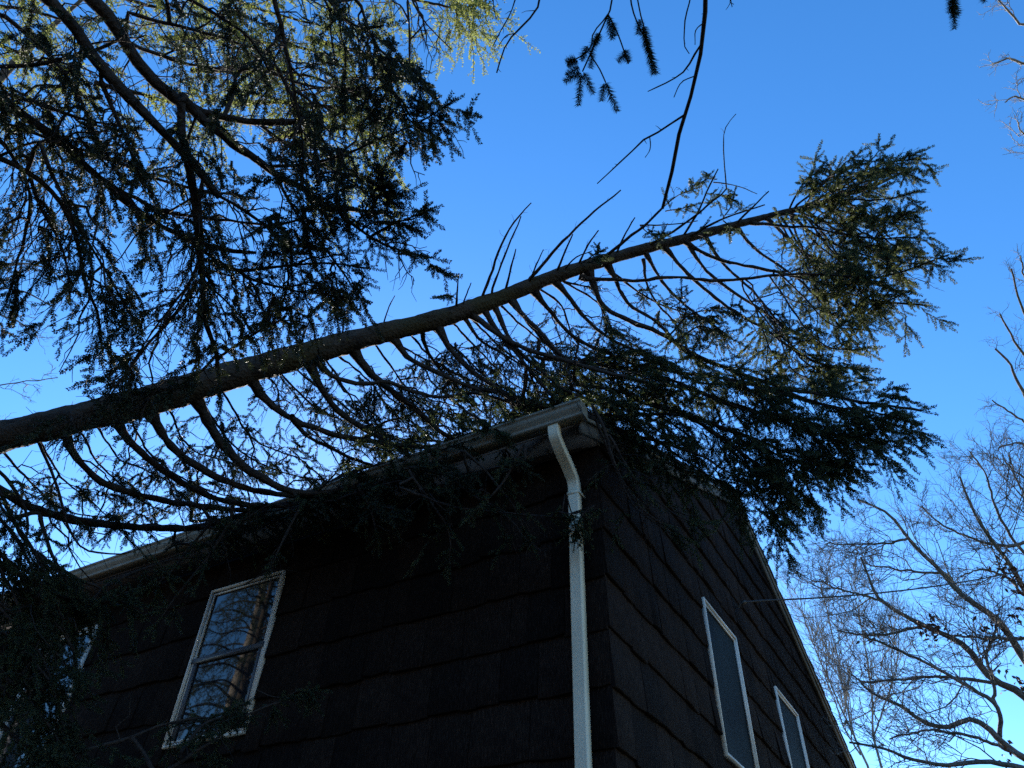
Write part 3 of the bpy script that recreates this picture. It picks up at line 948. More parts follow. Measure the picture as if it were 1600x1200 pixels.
# thinner leafy branches seen between the limbs, over the gutter
back = dict(start=0.18, step=0.055, blen=0.34, bare=0.35, down=0.5, shoots=7, second=1, shoot=0.095, forks=2, nm=M_NEEDLE_SHADED)
for pts, r1 in (
    ([(430, 575), (500, 640), (560, 660), (640, 690)], 7.4), ([(520, 550), (570, 590), (620, 650), (680, 690)], 7.3), ([(600, 530), (660, 560), (720, 590), (760, 640)], 7.3),
    ([(560, 545), (600, 610), (650, 640), (720, 650)], 7.2), ([(640, 520), (700, 580), (750, 600), (800, 650)], 7.2), ([(700, 500), (760, 560), (800, 600), (850, 620)], 7.1),
    ([(150, 660), (190, 720), (240, 740), (300, 790)], 7.2), ([(260, 630), (300, 700), (350, 720), (420, 740)], 7.3), ([(60, 680), (90, 740), (150, 790), (190, 830)], 7.0),
    ([(340, 600), (400, 690), (470, 720), (520, 760)], 7.3), ([(840, 450), (880, 480), (900, 530), (940, 560)], 6.9), ([(880, 440), (930, 470), (960, 520), (1000, 545)], 6.9),
    ([(780, 475), (840, 530), (890, 560), (950, 580)], 7.0), ([(940, 410), (990, 450), (1050, 480), (1110, 500)], 6.6), ([(880, 440), (900, 445), (935, 450)], 6.5),
    ([(200, 645), (250, 720), (310, 760), (380, 780)], 7.2), ([(310, 610), (360, 690), (430, 730), (490, 750)], 7.3), ([(450, 565), (520, 620), (590, 670), (650, 700)], 7.3),
    ([(580, 530), (630, 600), (690, 650), (740, 670)], 7.2), ([(670, 505), (740, 570), (790, 620), (830, 645)], 7.1), ([(730, 490), (800, 560), (850, 590), (890, 600)], 7.0),
    ([(0, 700), (60, 760), (120, 800), (180, 810)], 7.1), ([(120, 670), (160, 730), (220, 780), (260, 800)], 7.2), ([(500, 550), (545, 620), (580, 670), (600, 720)], 7.3),
    ([(410, 585), (430, 600), (437, 640)], 6.0), ([(395, 590), (425, 570), (445, 600)], 6.0),
):
    fbranch(pts, 5, 2, ('r', r1), **back)
for pts, r1 in (([(1050, 520), (1080, 490), (1110, 485), (1140, 490)], 6.1), ([(1060, 530), (1095, 510), (1125, 520)], 6.1), ([(900, 560), (960, 570), (1020, 590)], 6.2), ([(880, 590), (940, 560), (1010, 550)], 6.3)):
    fbranch(pts, 4, 2, ('r', r1), r0=6.2, **{**back, 'bare': 0.05, 'step': 0.05})

# the heavy dark mass over the gable
mass = dict(start=0.12, step=0.055, blen=0.44, bare=0.08, down=0.5, shoots=8, second=2, kind='mid', shoot=0.11)
for pts, r0, r1 in (
    ([(840, 560), (930, 575), (1017, 590), (1100, 620), (1183, 648), (1300, 685), (1400, 690)], 6.4, 5.5),
    ([(820, 632), (933, 648), (1067, 648), (1180, 690), (1290, 752)], 6.2, 5.5),
    ([(870, 640), (1000, 680), (1120, 725), (1190, 780), (1222, 830)], 6.1, 5.4),
    ([(900, 600), (1000, 622), (1150, 678), (1260, 715), (1345, 735)], 6.3, 5.5),
    ([(980, 620), (1090, 660), (1180, 720), (1270, 785)], 6.2, 5.4),
    ([(1000, 570), (1120, 590), (1230, 612), (1330, 645), (1420, 672)], 6.2, 5.6),
    ([(1060, 600), (1160, 640), (1260, 660), (1370, 700)], 6.0, 5.4),
    ([(960, 640), (1030, 690), (1090, 730), (1140, 760)], 6.1, 5.7),
    ([(1080, 650), (1150, 700), (1200, 740), (1245, 790)], 5.9, 5.4),
    ([(1130, 590), (1200, 625), (1250, 665), (1310, 720)], 6.0, 5.5),
    ([(850, 600), (900, 610), (960, 630), (1030, 650), (1090, 690)], 6.5, 6.0),
    ([(1180, 600), (1260, 625), (1340, 640), (1410, 650)], 6.0, 5.6),
    ([(880, 570), (930, 560), (990, 560), (1040, 570)], 6.5, 6.1),
    ([(1010, 560), (1060, 580), (1100, 600), (1150, 600)], 6.3, 5.9),
):
    fbranch(pts, 8, 2.5, ('r', r1), r0=r0, **mass)
# crushed brush along the gutter
brush = dict(start=0.05, step=0.05, blen=0.34, bare=0.25, down=0.35, shoots=7, second=1)
for pts, ya, yb in (
    ([(500, 760), (580, 745), (650, 715), (730, 690)], -0.45, -0.5), ([(540, 740), (620, 720), (700, 700), (780, 672)], -0.3, -0.4),
    ([(700, 690), (760, 670), (820, 648), (875, 628)], -0.3, -0.35), ([(600, 700), (660, 690), (720, 690)], -0.1, -0.2),
    ([(300, 815), (370, 812), (430, 800), (500, 785)], -0.5, -0.55), ([(420, 790), (480, 780), (560, 770), (640, 740)], -0.52, -0.6),
    ([(790, 655), (850, 640), (900, 625), (960, 630)], -0.1, 0.0), ([(560, 690), (600, 660), (640, 650)], -0.2, -0.2),
    ([(690, 610), (740, 650), (790, 680)], -0.4, -0.5), ([(900, 600), (960, 590), (1020, 600)], 0.2, 0.3),
):
    ra = np.linalg.norm(at_y(*pts[0], ya) - CAM); rb = np.linalg.norm(at_y(*pts[-1], yb) - CAM)
    fbranch(pts, 7, 3, ('r', rb), r0=ra, **brush)
clump = dict(start=0.0, step=0.048, blen=0.26, bare=0.15, down=0.6, shoots=7, second=1, shoot=0.09, nm=M_NEEDLE_SHADED)
for pts, ya, yb in (
    ([(455, 800), (520, 785), (590, 765), (660, 745)], -0.62, -0.66), ([(500, 775), (560, 770), (620, 745), (690, 715)], -0.58, -0.62), ([(560, 755), (600, 790), (640, 800)], -0.66, -0.7),
    ([(330, 825), (380, 830), (430, 815), (470, 800)], -0.62, -0.62),
    ([(640, 730), (700, 740), (760, 735), (820, 720)], -0.62, -0.66), ([(270, 850), (320, 850), (370, 835)], -0.64, -0.62),
):
    ra = np.linalg.norm(at_y(*pts[0], ya) - CAM); rb = np.linalg.norm(at_y(*pts[-1], yb) - CAM)
    fbranch(pts, 6, 2.5, ('r', rb), r0=ra, **clump)
# brush hanging down in front of the wall
hangk = dict(start=0.1, step=0.07, blen=0.3, bare=0.72, down=0.5, shoots=5, second=0, twigs=8)
for pts, ya in (
    ([(560, 760), (580, 800), (590, 850)], -0.7), ([(640, 735), (670, 780), (700, 830), (702, 885)], -0.75), ([(720, 700), (760, 740), (800, 790), (830, 850)], -0.75),
    ([(820, 690), (780, 760), (740, 800)], -0.7), ([(940, 660), (960, 730), (1000, 800), (1070, 840)], -0.3),
    ([(930, 650), (960, 720), (990, 790), (1070, 850)], -0.3), ([(360, 815), (330, 860), (290, 910), (240, 980)], -0.9), ([(470, 790), (440, 850), (420, 890)], -0.8),
    ([(330, 815), (300, 850), (270, 890), (220, 930)], -0.9), ([(620, 760), (720, 790), (820, 805), (890, 808)], -0.8), ([(680, 720), (730, 770), (790, 800)], -0.65),
    ([(950, 680), (1000, 760), (1050, 800), (1100, 830)], -0.2),
):
    rr = np.linalg.norm(at_y(*pts[0], ya) - CAM)
    fbranch(pts, 6, 2.5, ('r', rr - 0.15), r0=rr, **hangk)

for pts in ([(884, 770), (892, 800), (903, 840), (905, 900)], [(930, 790), (915, 800), (905, 815), (898, 850)], [(870, 800), (890, 803), (912, 800), (940, 798)]):
    rr = np.linalg.norm(at_y(*pts[0], -0.26) - CAM)
    fbranch(pts, 3, 2, ('r', rr - 0.02), r0=rr, start=0.25, step=0.025, blen=0.10, bare=0.3, down=0.5, shoots=5, shoot=0.05, kind='mid')

# dead bare branches standing up from the trunk
for pts, w0, w1, c in (
    ([(752, 468), (775, 402), (800, 350), (830, 317)], 5, 2, 8), ([(768, 462), (788, 400), (814, 338)], 4, 2, 5), ([(790, 452), (806, 389)], 4, 2, 3),
    ([(822, 445), (860, 402), (910, 350), (970, 297)], 6, 2.5, 9), ([(868, 428), (882, 395), (895, 366)], 4, 2, 4), ([(903, 415), (918, 385), (935, 360)], 4, 2, 5),
    ([(825, 445), (838, 415), (849, 390)], 3.5, 1.5, 3), ([(940, 405), (980, 370), (1012, 348), (1034, 326)], 6, 4, 5), ([(962, 398), (975, 370), (992, 340)], 4, 2, 4),
    ([(1010, 384), (1060, 355), (1100, 325), (1135, 295)], 5, 3, 9), ([(1068, 368), (1090, 330), (1108, 290), (1122, 264)], 4, 2, 6), ([(1072, 372), (1130, 340), (1195, 320)], 4.5, 2, 7),
    ([(1150, 350), (1175, 325), (1201, 299)], 4, 2, 3), ([(1234, 325), (1250, 295), (1272, 268)], 3.5, 2, 4), ([(1135, 295), (1131, 260), (1130, 225), (1133, 200), (1150, 178)], 2.2, 1.2, 1),
    ([(712, 485), (714, 455), (717, 427)], 4, 2, 2), ([(722, 480), (730, 458), (736, 442)], 3, 1.5, 1), ([(600, 503), (612, 470), (617, 462)], 2.5, 1.5, 1), ([(535, 523), (538, 500), (545, 478)], 3, 1.5, 2),
    ([(470, 540), (480, 512), (488, 490)], 3, 1.5, 2), ([(1115, 285), (1150, 290), (1183, 303)], 2.2, 1.2, 3), ([(1000, 352), (1050, 350), (1090, 345)], 2.5, 1.5, 3), ([(880, 425), (897, 404), (925, 392)], 3, 1.5, 3),
):
    fbare(pts, w0, w1, dr=-0.25, c=c, twig=0.10)
small = dict(start=0.1, step=0.05, blen=0.14, bare=0.3, down=0.1, shoots=4, shoot=0.09)
for pts in ([(1035, 325), (1060, 305), (1085, 295)], [(1100, 325), (1125, 305), (1150, 315)], [(1130, 340), (1140, 325), (1148, 300)], [(1040, 330), (1070, 325), (1085, 320)], [(715, 470), (705, 462), (692, 462)],
            [(905, 415), (925, 400), (940, 392)], [(1130, 345), (1140, 355), (1140, 370)], [(1000, 352), (1015, 365), (1035, 366)], [(1120, 280), (1105, 280), (1092, 288)], [(1080, 365), (1100, 370), (1110, 385)]):
    fbranch(pts, 2.5, 1.5, ('r', trunk_range(*pts[0]) - 0.3), **small)

# the crushed lower crown at the left, hanging beside the wall
leftk = dict(start=0.15, step=0.06, blen=0.38, bare=0.3, down=0.5, shoots=6, second=1)
for pts, r0, r1 in (
    ([(-120, 715), (-60, 800), (-10, 870), (30, 960), (40, 1040)], 6.1, 5.3), ([(-60, 700), (0, 780), (50, 850), (80, 920), (110, 1000)], 6.1, 5.6),
    ([(-100, 720), (20, 830), (60, 910), (70, 1000), (40, 1100)], 6.1, 5.3), ([(0, 770), (40, 840), (100, 900), (150, 960), (170, 1010)], 6.2, 6.0),
    ([(-80, 900), (-20, 980), (40, 1060), (70, 1150)], 5.6, 5.2), ([(-60, 1000), (20, 1060), (60, 1120), (110, 1180)], 5.6, 5.3),
    ([(-40, 860), (30, 900), (90, 930), (160, 940), (200, 925)], 5.9, 5.8), ([(-60, 1080), (0, 1130), (50, 1190), (80, 1260)], 5.4, 5.1),
    ([(60, 800), (80, 860), (110, 920), (120, 990)], 6.2, 5.8), ([(-40, 760), (-10, 840), (5, 900), (0, 960)], 6.0, 5.6),
    ([(-20, 720), (20, 760), (40, 800), (30, 880)], 6.0, 5.9), ([(100, 1180), (200, 1160), (280, 1130), (340, 1120), (380, 1100)], 5.2, 5.6),
    ([(250, 1210), (330, 1160), (400, 1110), (470, 1085)], 5.2, 5.4), ([(280, 1180), (320, 1130), (370, 1115)], 5.2, 5.4), ([(120, 960), (200, 900), (260, 880), (330, 870)], 6.0, 6.4),
    ([(-60, 940), (20, 1000), (80, 1070), (100, 1140)], 5.5, 5.1), ([(-40, 920), (20, 960), (70, 1000), (120, 1060)], 5.6, 5.4), ([(-60, 1020), (0, 1070), (40, 1130), (70, 1210)], 5.3, 5.1),
    ([(-50, 980), (30, 1040), (90, 1100), (130, 1180)], 5.4, 5.2), ([(-40, 1100), (20, 1150), (80, 1190), (140, 1200)], 5.2, 5.1), ([(20, 880), (60, 940), (110, 1010), (120, 1080)], 5.8, 5.5),
    ([(60, 870), (110, 900), (160, 920), (220, 960)], 5.9, 5.8), ([(-30, 840), (20, 880), (80, 910), (130, 930)], 5.9, 5.8), ([(-60, 880), (0, 950), (60, 1010), (90, 1090)], 5.7, 5.2), ([(0, 1050), (50, 1100), (90, 1160), (120, 1230)], 5.3, 5.0),
):
    fbranch(pts, 8, 3, ('r', r1), r0=r0, **leftk)
fb = fbare
fb([(60, 690), (85, 760), (105, 830), (120, 850), (165, 865), (205, 862)], 5, 2.5, dr=0.0, c=8, twig=0.18)
fb([(380, 915), (420, 893), (448, 890), (470, 895)], 2, 1.2, r0=6.4, dr=0, c=3, twig=0.1)
fb([(400, 1078), (430, 1090), (450, 1088), (470, 1075)], 2.5, 1.4, r0=5.6, dr=0, c=5, twig=0.10)

# ================================================================== standing spruces
def standing_trunk(tree, x, y, h, r, lean=(0, 0), m=M_BARK):
    z = np.linspace(-0.1, h, 60)
    p = np.stack([x + lean[0] * z / h + 0.05 * np.sin(z * 0.8), y + lean[1] * z / h + 0.05 * np.cos(z * 0.6), z, r * (1 - z / h * 0.93)], 1)
    p[:4, 3] *= np.array([1.5, 1.25, 1.1, 1.04])
    rough_trunk("trunk", p, tree, m, 16, 0.04)

AX, AY = -3.2, -9.0
spruceA = thing("spruce_tree", "big spruce hanging dark drooping limbs over the top left, above the fallen trunk", "tree", (AX, AY, 0), "standing spruces")
standing_trunk(spruceA, AX, AY, 17, 0.30)
def abranch(pts, r0, r1, w0, w1, root=None, **kw):
    base = dict(start=0.10, step=0.038, blen=0.40, bare=0.45, down=0.55, hang=0.25, shoots=7, second=1, twigs=9, forks=4, shoot=0.095, nm=M_NEEDLE_SHADED)
    base.update(kw)
    P, R = px_path(pts, r0, r1, w0 * 0.8, w1 * 0.8, root=root, wob=0.004)
    if root is not None:                        # no twigs on the stretch behind the frame
        base['start'] = max(base['start'], 0.62)
        carry(spruceA, P[len(P) // 2:], R[len(P) // 2:])
    else:
        P, R, f = attach(spruceA, P, R, 0.9)
        base['start'] = f + base['start'] * (1 - f)
        carry(spruceA, P, R)
    return spruce_branch(spruceA, P, R, **base)
RA = lambda z: (AX, AY, z)
for pts, r0, r1, w0, w1, z, kw in (
    ([(77, 0), (110, 33), (143, 83), (187, 137), (233, 187), (283, 233), (343, 308)], 4.3, 4.0, 30, 13, 6.6, dict(tip=False, bare=0.8, step=0.12)),
    ([(143, 0), (177, 37), (200, 77), (227, 110), (267, 147), (293, 163), (350, 178), (400, 190), (462, 190)], 4.5, 4.2, 28, 12, 7.0, dict(step=0.09)),
    ([(-60, 110), (0, 150), (33, 173), (83, 207), (117, 240), (167, 283), (217, 327), (267, 360), (330, 385), (400, 395)], 4.6, 4.3, 24, 7, 6.4, {}),
):
    abranch(pts, r0, r1, w0, w1, root=RA(z), **kw)
for pts, r0, r1, w0, w1, kw in (
    ([(293, 163), (330, 200), (367, 230), (433, 277), (480, 300), (497, 320), (547, 328), (600, 332)], 4.25, 4.0, 20, 8, {}),
    ([(530, 335), (580, 372), (627, 392), (675, 403)], 4.0, 3.8, 7, 3, dict(bare=0.1, blen=0.22, down=0.25, hang=0)),
    ([(577, 372), (610, 352), (640, 340), (668, 330)], 3.9, 3.7, 6, 2.5, dict(bare=0.0, blen=0.2, down=0.1, hang=0, step=0.06)),
    ([(560, 345), (590, 310), (606, 285)], 3.9, 3.7, 4, 2, dict(bare=0.0, blen=0.14, down=0.1, hang=0)),
    ([(423, 260), (480, 257), (540, 243), (597, 217), (633, 203), (680, 178), (706, 160)], 4.2, 3.7, 8, 2.5, dict(blen=0.26, bare=0.45, start=0.3)),
    ([(283, 150), (285, 233), (300, 300), (310, 400), (318, 440), (322, 495), (338, 550), (340, 575)], 4.2, 3.9, 18, 8, dict(blen=0.3, hang=0.4)),
    ([(312, 437), (277, 490), (233, 540), (187, 600), (160, 640)], 4.0, 3.8, 8, 4, dict(blen=0.28, bare=0.35)),
    ([(312, 300), (300, 420), (240, 510), (200, 580)], 4.0, 3.9, 6, 3, dict(blen=0.28, bare=0.4)),
    ([(157, 117), (183, 183), (207, 240), (222, 285)], 4.2, 4.1, 10, 5, dict(bare=0.6)),
    ([(425, -20), (447, 67), (460, 133), (470, 200), (476, 252), (470, 290)], 3.5, 3.3, 10, 4, dict(blen=0.25, bare=0.6)),
    ([(-30, 103), (50, 100), (90, 93), (127, 85), (190, 60)], 4.4, 4.3, 10, 6, dict(bare=0.7)),
    ([(223, 77), (310, 103), (367, 107), (400, 97), (413, 80), (440, 60)], 5.2, 5.0, 8, 4, dict(bare=0.7, blen=0.3)),
    ([(380, 107), (440, 125), (500, 140), (547, 140), (595, 137), (640, 110)], 4.6, 4.2, 8, 3, {}),
    ([(500, -20), (530, 20), (565, 45), (600, 40)], 3.8, 3.7, 8, 3, dict(step=0.035, bare=0.05, second=2)),
    ([(560, 0), (575, 40), (590, 75), (640, 105), (660, 125)], 3.9, 3.7, 7, 3, dict(step=0.045, bare=0.2)),
    ([(590, 120), (620, 150), (632, 185), (640, 215)], 3.8, 3.7, 5, 2.5, dict(step=0.045, bare=0.2, blen=0.22)),
    ([(640, -10), (665, 35), (690, 62), (706, 78)], 4.4, 4.3, 4, 1.8, dict(bare=0.8, blen=0.16, tip=False)),
    ([(-40, 230), (30, 260), (80, 300), (110, 360), (127, 427), (150, 493), (160, 550)], 4.3, 4.0, 12, 4, dict(blen=0.3)),
    ([(60, 220), (127, 360), (167, 420), (187, 460), (210, 500)], 4.2, 4.0, 8, 3, dict(blen=0.3, bare=0.5)),
    ([(-40, 190), (20, 240), (50, 310), (30, 400), (10, 470)], 4.6, 4.4, 10, 4, dict(blen=0.32)),
    ([(40, 240), (60, 320), (100, 400), (110, 470)], 4.5, 4.3, 8, 3, dict(blen=0.3, bare=0.55)),
    ([(170, 285), (250, 330), (330, 345), (420, 350), (480, 340)], 4.5, 4.3, 9, 4, {}),
    ([(310, 400), (370, 420), (440, 415), (520, 410), (580, 420)], 4.3, 4.1, 8, 3, dict(bare=0.4)),
    ([(267, 360), (330, 400), (400, 440), (470, 455), (540, 465)], 4.3, 4.0, 8, 3, dict(bare=0.5, blen=0.36)),
    ([(433, 277), (460, 330), (500, 380), (540, 430), (570, 480)], 4.2, 4.0, 7, 3, dict(bare=0.45, blen=0.32)),
    ([(400, 190), (450, 230), (510, 260), (560, 290)], 4.4, 4.2, 8, 3, {}),
    ([(120, 240), (180, 250), (250, 280), (330, 300), (400, 310)], 4.8, 4.6, 9, 4, {}),
    ([(0, 20), (60, 70), (120, 150), (150, 220)], 4.8, 4.6, 10, 4, dict(bare=0.3)),
    ([(200, 20), (280, 40), (350, 60), (430, 90)], 4.8, 4.6, 9, 4, dict(bare=0.35)),
    ([(260, -20), (330, 20), (390, 60), (420, 110)], 4.6, 4.4, 8, 4, dict(bare=0.4)),
    ([(20, 150), (80, 170), (140, 190), (210, 200)], 4.7, 4.5, 9, 4, dict(bare=0.2)),
    ([(0, 190), (60, 210), (110, 230), (170, 240)], 4.5, 4.4, 9, 4, dict(bare=0.15, step=0.05)),
    ([(340, 560), (400, 520), (440, 500), (480, 505)], 4.0, 3.9, 6, 3, dict(bare=0.4, blen=0.24)),
    ([(338, 555), (300, 590), (250, 610), (200, 615)], 4.0, 3.9, 6, 3, dict(bare=0.35, blen=0.24)),
    ([(160, 640), (120, 650), (100, 690)], 3.8, 3.8, 4, 2, dict(bare=0.5, blen=0.2)),
    ([(430, 100), (470, 170), (500, 210), (520, 250)], 4.4, 4.2, 7, 3, dict(bare=0.3)),
    ([(330, 300), (380, 330), (430, 370), (450, 420), (440, 480)], 4.2, 4.0, 7, 3, dict(bare=0.5)),
):
    abranch(pts, r0, r1, w0, w1, **kw)

# the upper crown of a second spruce behind, catching the sun
BX, BY = -9.5, -3.2
spruceB = thing("spruce_tree", "sunlit yellow-green spruce crown seen through gaps at the top left corner", "tree", (BX, BY, 0), "standing spruces")
standing_trunk(spruceB, BX, BY, 19, 0.26)
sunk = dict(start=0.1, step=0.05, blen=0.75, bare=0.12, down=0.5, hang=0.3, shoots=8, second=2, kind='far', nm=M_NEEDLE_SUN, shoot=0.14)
for pts, r0, r1 in (
    ([(-120, 20), (0, 10), (60, 20), (130, 40)], 11, 9.6), ([(-120, 80), (0, 70), (50, 90), (120, 110)], 10.8, 9.4), ([(-120, 130), (-20, 130), (40, 150), (80, 180)], 10.5, 9.4),
    ([(-60, -40), (100, -30), (230, 10), (330, 30)], 11, 9.0), ([(200, -60), (330, -20), (420, 20), (500, 40)], 10.8, 8.8), ([(250, 60), (350, 60), (450, 70), (540, 90)], 10, 8.6),
    ([(300, 110), (400, 110), (480, 120), (560, 150)], 9.8, 8.4), ([(350, 160), (450, 160), (540, 170), (600, 190)], 9.6, 8.2), ([(420, -60), (550, -30), (650, 0), (740, 20)], 9.8, 8.2),
    ([(600, -40), (680, -20), (740, 5), (765, 15)], 9.2, 8.0), ([(420, 220), (500, 200), (580, 210), (620, 240)], 9.4, 8.2), ([(150, 130), (230, 150), (300, 170), (360, 210)], 10.4, 9.2),
    ([(480, 60), (560, 80), (620, 120)], 9.4, 8.4),
):
    P, R = px_path(pts, r0, r1, 9, 3)
    spruce_branch(spruceB, P, R, **sunk)

# a third spruce behind the camera reaches over the top of the picture
OX, OY = 2.6, -9.2
spruceO = thing("spruce_tree", "spruce behind the viewer whose sparse twigs dangle into the top centre of the sky", "tree", (OX, OY, 0), "standing spruces")
standing_trunk(spruceO, OX, OY, 16, 0.26)
def obranch(P, R, c=0, twig=0.1, **kw):
    return bare_branch(spruceO, P, R, twig=twig, c=c, **kw)
# long bare limb hanging down to the fallen trunk
P, R = px_path([(1150, -900), (1120, -400), (1106, -120), (1101, 0), (1100, 60), (1090, 110), (1075, 175), (1060, 220), (1050, 270), (1035, 326)], [2.6, 2.45, 2.4, 2.6], None, 13, 5, root=(OX, OY, 5.2), wob=0.004)
obranch(P, R, 16, 0.018, ang=1.2, start=0.8)
for pts, w0, w1, c in (([(1072, 178), (1030, 207), (1010, 216), (985, 240), (933, 287)], 4, 2, 4), ([(1015, 213), (1015, 235), (1008, 246)], 2, 1.2, 0),
                       ([(1095, 70), (1065, 115), (1045, 127), (1012, 143)], 3.5, 2, 3), ([(1088, 118), (1065, 128), (1053, 152)], 2.4, 1.3, 0), ([(1080, -10), (1069, 45), (1073, 80), (1077, 84)], 2.6, 1.5, 1),
                       ([(1099, 36), (1088, 46), (1086, 70)], 2.2, 1.2, 0)):
    P, R = px_path(pts, 2.42, 2.45, w0, w1, wob=0.003)
    obranch(P, R, c, 0.02, ang=1.2)
for pts, w0, w1, rr in (([(845, -12), (838, 15), (820, 35), (795, 62), (776, 114)], 3.5, 2, 2.8), ([(806, 52), (792, 55), (780, 70)], 2, 1.2, 2.8), ([(808, -10), (798, 20), (785, 45), (770, 72)], 2.4, 1.5, 2.9),
                        ([(770, -12), (772, 15), (776, 30)], 2, 1.2, 3.0), ([(1140, -10), (1142, 2), (1144, 11)], 2, 1.2, 2.4)):
    P, R = px_path(pts, rr, rr, w0, w1, wob=0.003)
    obranch(P, R, 3, 0.03)
# near needled sprays
def spray(tree, pts, r, w0, w1, leaves, root=None):
    bark, nd = Acc(), Acc()
    P, R = px_path(pts, r, r, w0, w1, wob=0.002, root=root)
    tubes(bark, P, R, 6)
    bo = bark.build("branch", M_TWIG, tree, True)
    O, D, L = [], [], []
    for (x0, y0), (x1, y1) in leaves:
        p, q = at(x0, y0, r), at(x1, y1, r + rng.normal() * 0.01)
        O.append(p); D.append(q - p); L.append(np.linalg.norm(q - p))
    if O:
        needles(nd, np.array(O), np.array(D), np.array(L), 'near')
        no = nd.build("needles", M_NEEDLE, None); no.parent = bo; no["kind"] = "stuff"
    return bo
spray(spruceO, [(1010, -900), (985, -300), (966, -40), (960, 0), (950, 22), (935, 60), (922, 85), (910, 112)], 1.45, 6, 2.4,
      [((908, 115), (903, 168)), ((912, 113), (928, 148)), ((908, 114), (880, 128)), ((905, 105), (884, 118)), ((903, 95), (886, 104)), ((926, 82), (922, 108)), ((930, 60), (923, 85)), ((936, 52), (930, 70))], root=(OX, OY, 4.6))
spray(spruceO, [(950, 22), (938, 38), (927, 50), (923, 75), (895, 95)], 1.45, 2.4, 1.5, [((918, 72), (908, 95)), ((900, 92), (884, 97))])
spray(spruceO, [(922, 85), (935, 105), (946, 128)], 1.45, 2.2, 1.5, [((946, 128), (966, 177)), ((944, 130), (940, 160))])
spray(spruceO, [(950, 22), (962, 45), (970, 65), (982, 100)], 1.45, 2.4, 1.4, [((950, 25), (957, 63)), ((956, 35), (962, 58)), ((978, 82), (965, 98)), ((976, 78), (983, 98))])
spray(spruceO, [(982, -40), (988, 15), (1000, 45), (1008, 60)], 1.45, 3, 2, [((1004, 42), (1012, 82)), ((1008, 58), (1026, 119)), ((1000, 30), (998, 55)), ((1012, 70), (1022, 118))])
spray(spruceO, [(992, -40), (1000, 20), (1008, 48)], 1.45, 2.6, 1.8, [((1006, 40), (1014, 75))])
spray(spruceO, [(1440, -900), (1470, -350), (1486, -60), (1489, -10), (1490, 10)], 1.8, 3, 2, [((1488, -8), (1490, 30)), ((1490, 5), (1491, 48)), ((1487, -10), (1483, 22)), ((1490, -6), (1497, 25)), ((1530, -15), (1540, 2))], root=(OX, OY, 5.0))

# a spruce off to the left that the window mirrors, and the crowns of the two trees behind the viewer
def crown(t, x, y, h, z0, n, spread, keep=None):
    for i in range(n):
        z = z0 + (h - z0 - 0.6) * (i + rng.random()) / n
        a = i * 2.39996 + rng.normal() * 0.3
        ln = spread * (1 - (z - z0 * 0.3) / h) ** 0.75 * (0.75 + 0.4 * rng.random())
        d = np.array([math.cos(a), math.sin(a), 0])
        o = np.array([x, y, z])
        pts = np.array([o, o + d * ln * 0.35 + [0, 0, 0.05 * ln], o + d * ln * 0.75 + [0, 0, -0.12 * ln], o + d * ln + [0, 0, -0.10 * ln]])
        if keep is not None and not keep(pts[-1]):
            continue
        P = smooth_path(pts, 12)
        R = np.linspace(0.012 + 0.012 * ln, 0.006, 12)
        spruce_branch(t, P, R, start=0.15, step=0.15, blen=0.75 * min(1, ln / 2 + 0.2), bare=0.1, down=0.5, hang=0.3, shoots=5, second=1, kind='far', shoot=0.24, k=5)
spruceC = thing("spruce_tree", "tall spruce mirrored with its sunlit trunk in the upstairs window glass", "tree", (-13.5, -8.8, 0), "standing spruces")
standing_trunk(spruceC, -13.5, -8.8, 15, 0.30, m=bark_mat("lit_bark", (0.08, 0.065, 0.05), (0.24, 0.20, 0.155)))  # sunlight on this trunk is put into its paler bark colour
crown(spruceC, -13.5, -8.8, 15, 4.0, 80, 3.8)
spruceD = thing("spruce_tree", "shorter spruce at the far left whose dark boughs fill the upstairs window reflection", "tree", (-9.2, -5.3, 0), "standing spruces")
standing_trunk(spruceD, -9.2, -5.3, 11, 0.17)
crown(spruceD, -9.2, -5.3, 11, 2.5, 64, 2.3)
crown(spruceA, AX, AY, 17, 2.2, 34, 3.0, keep=lambda p: p[1] < -6.2)
crown(spruceO, OX, OY, 16, 2.0, 34, 3.0, keep=lambda p: p[1] < -6.0)

# unseen woods added behind and beside the viewer to dim the house walls
wv = Acc()
for i in range(46):
    a0 = math.atan2(0.857, -0.515)
    az = a0 + math.radians(88 + 122 * (i + rng.random()) / 46)
    d = 24 + 16 * rng.random()
    x, y = CAM[0] + d * math.cos(az), CAM[1] + d * math.sin(az)
    h = 8 + 5 * rng.random()
    z = np.linspace(-0.1, h, 8)
    tubes(wv, np.stack([x + 0 * z, y + 0 * z, z], 1), 0.2 * (1 - 0.93 * z / h), 5)
    n = 700
    u = rng.random(n) ** 0.8
    zz = 1.5 + (h - 1.5) * u
    rr = (1 - u) * 3.3 * np.sqrt(rng.random(n)) + 0.1
    an = rng.random(n) * 6.283
    c = np.stack([x + rr * np.cos(an), y + rr * np.sin(an), zz], 1)
    dd = unit(np.stack([np.cos(an), np.sin(an), -0.5 + 0.3 * rng.normal(size=n)], 1)); sd = unit(np.cross(dd, rng.normal(size=(n, 3))))
    V = np.stack([c, c + dd * 0.45 + sd * 0.2, c + dd * 0.9, c + dd * 0.45 - sd * 0.2], 1).reshape(-1, 3)
    wv.add(V, np.arange(4 * n).reshape(n, 4))
M_WOODS = bark_mat("winter_woods", (0.13, 0.10, 0.065), (0.26, 0.21, 0.145), None, 2)
wo_ = wv.build("woods", M_WOODS, None)
wo_["kind"] = "stuff"; wo_["label"] = "brown leafless winter woods added unseen behind the viewer to dim the house walls"; wo_["category"] = "woods"

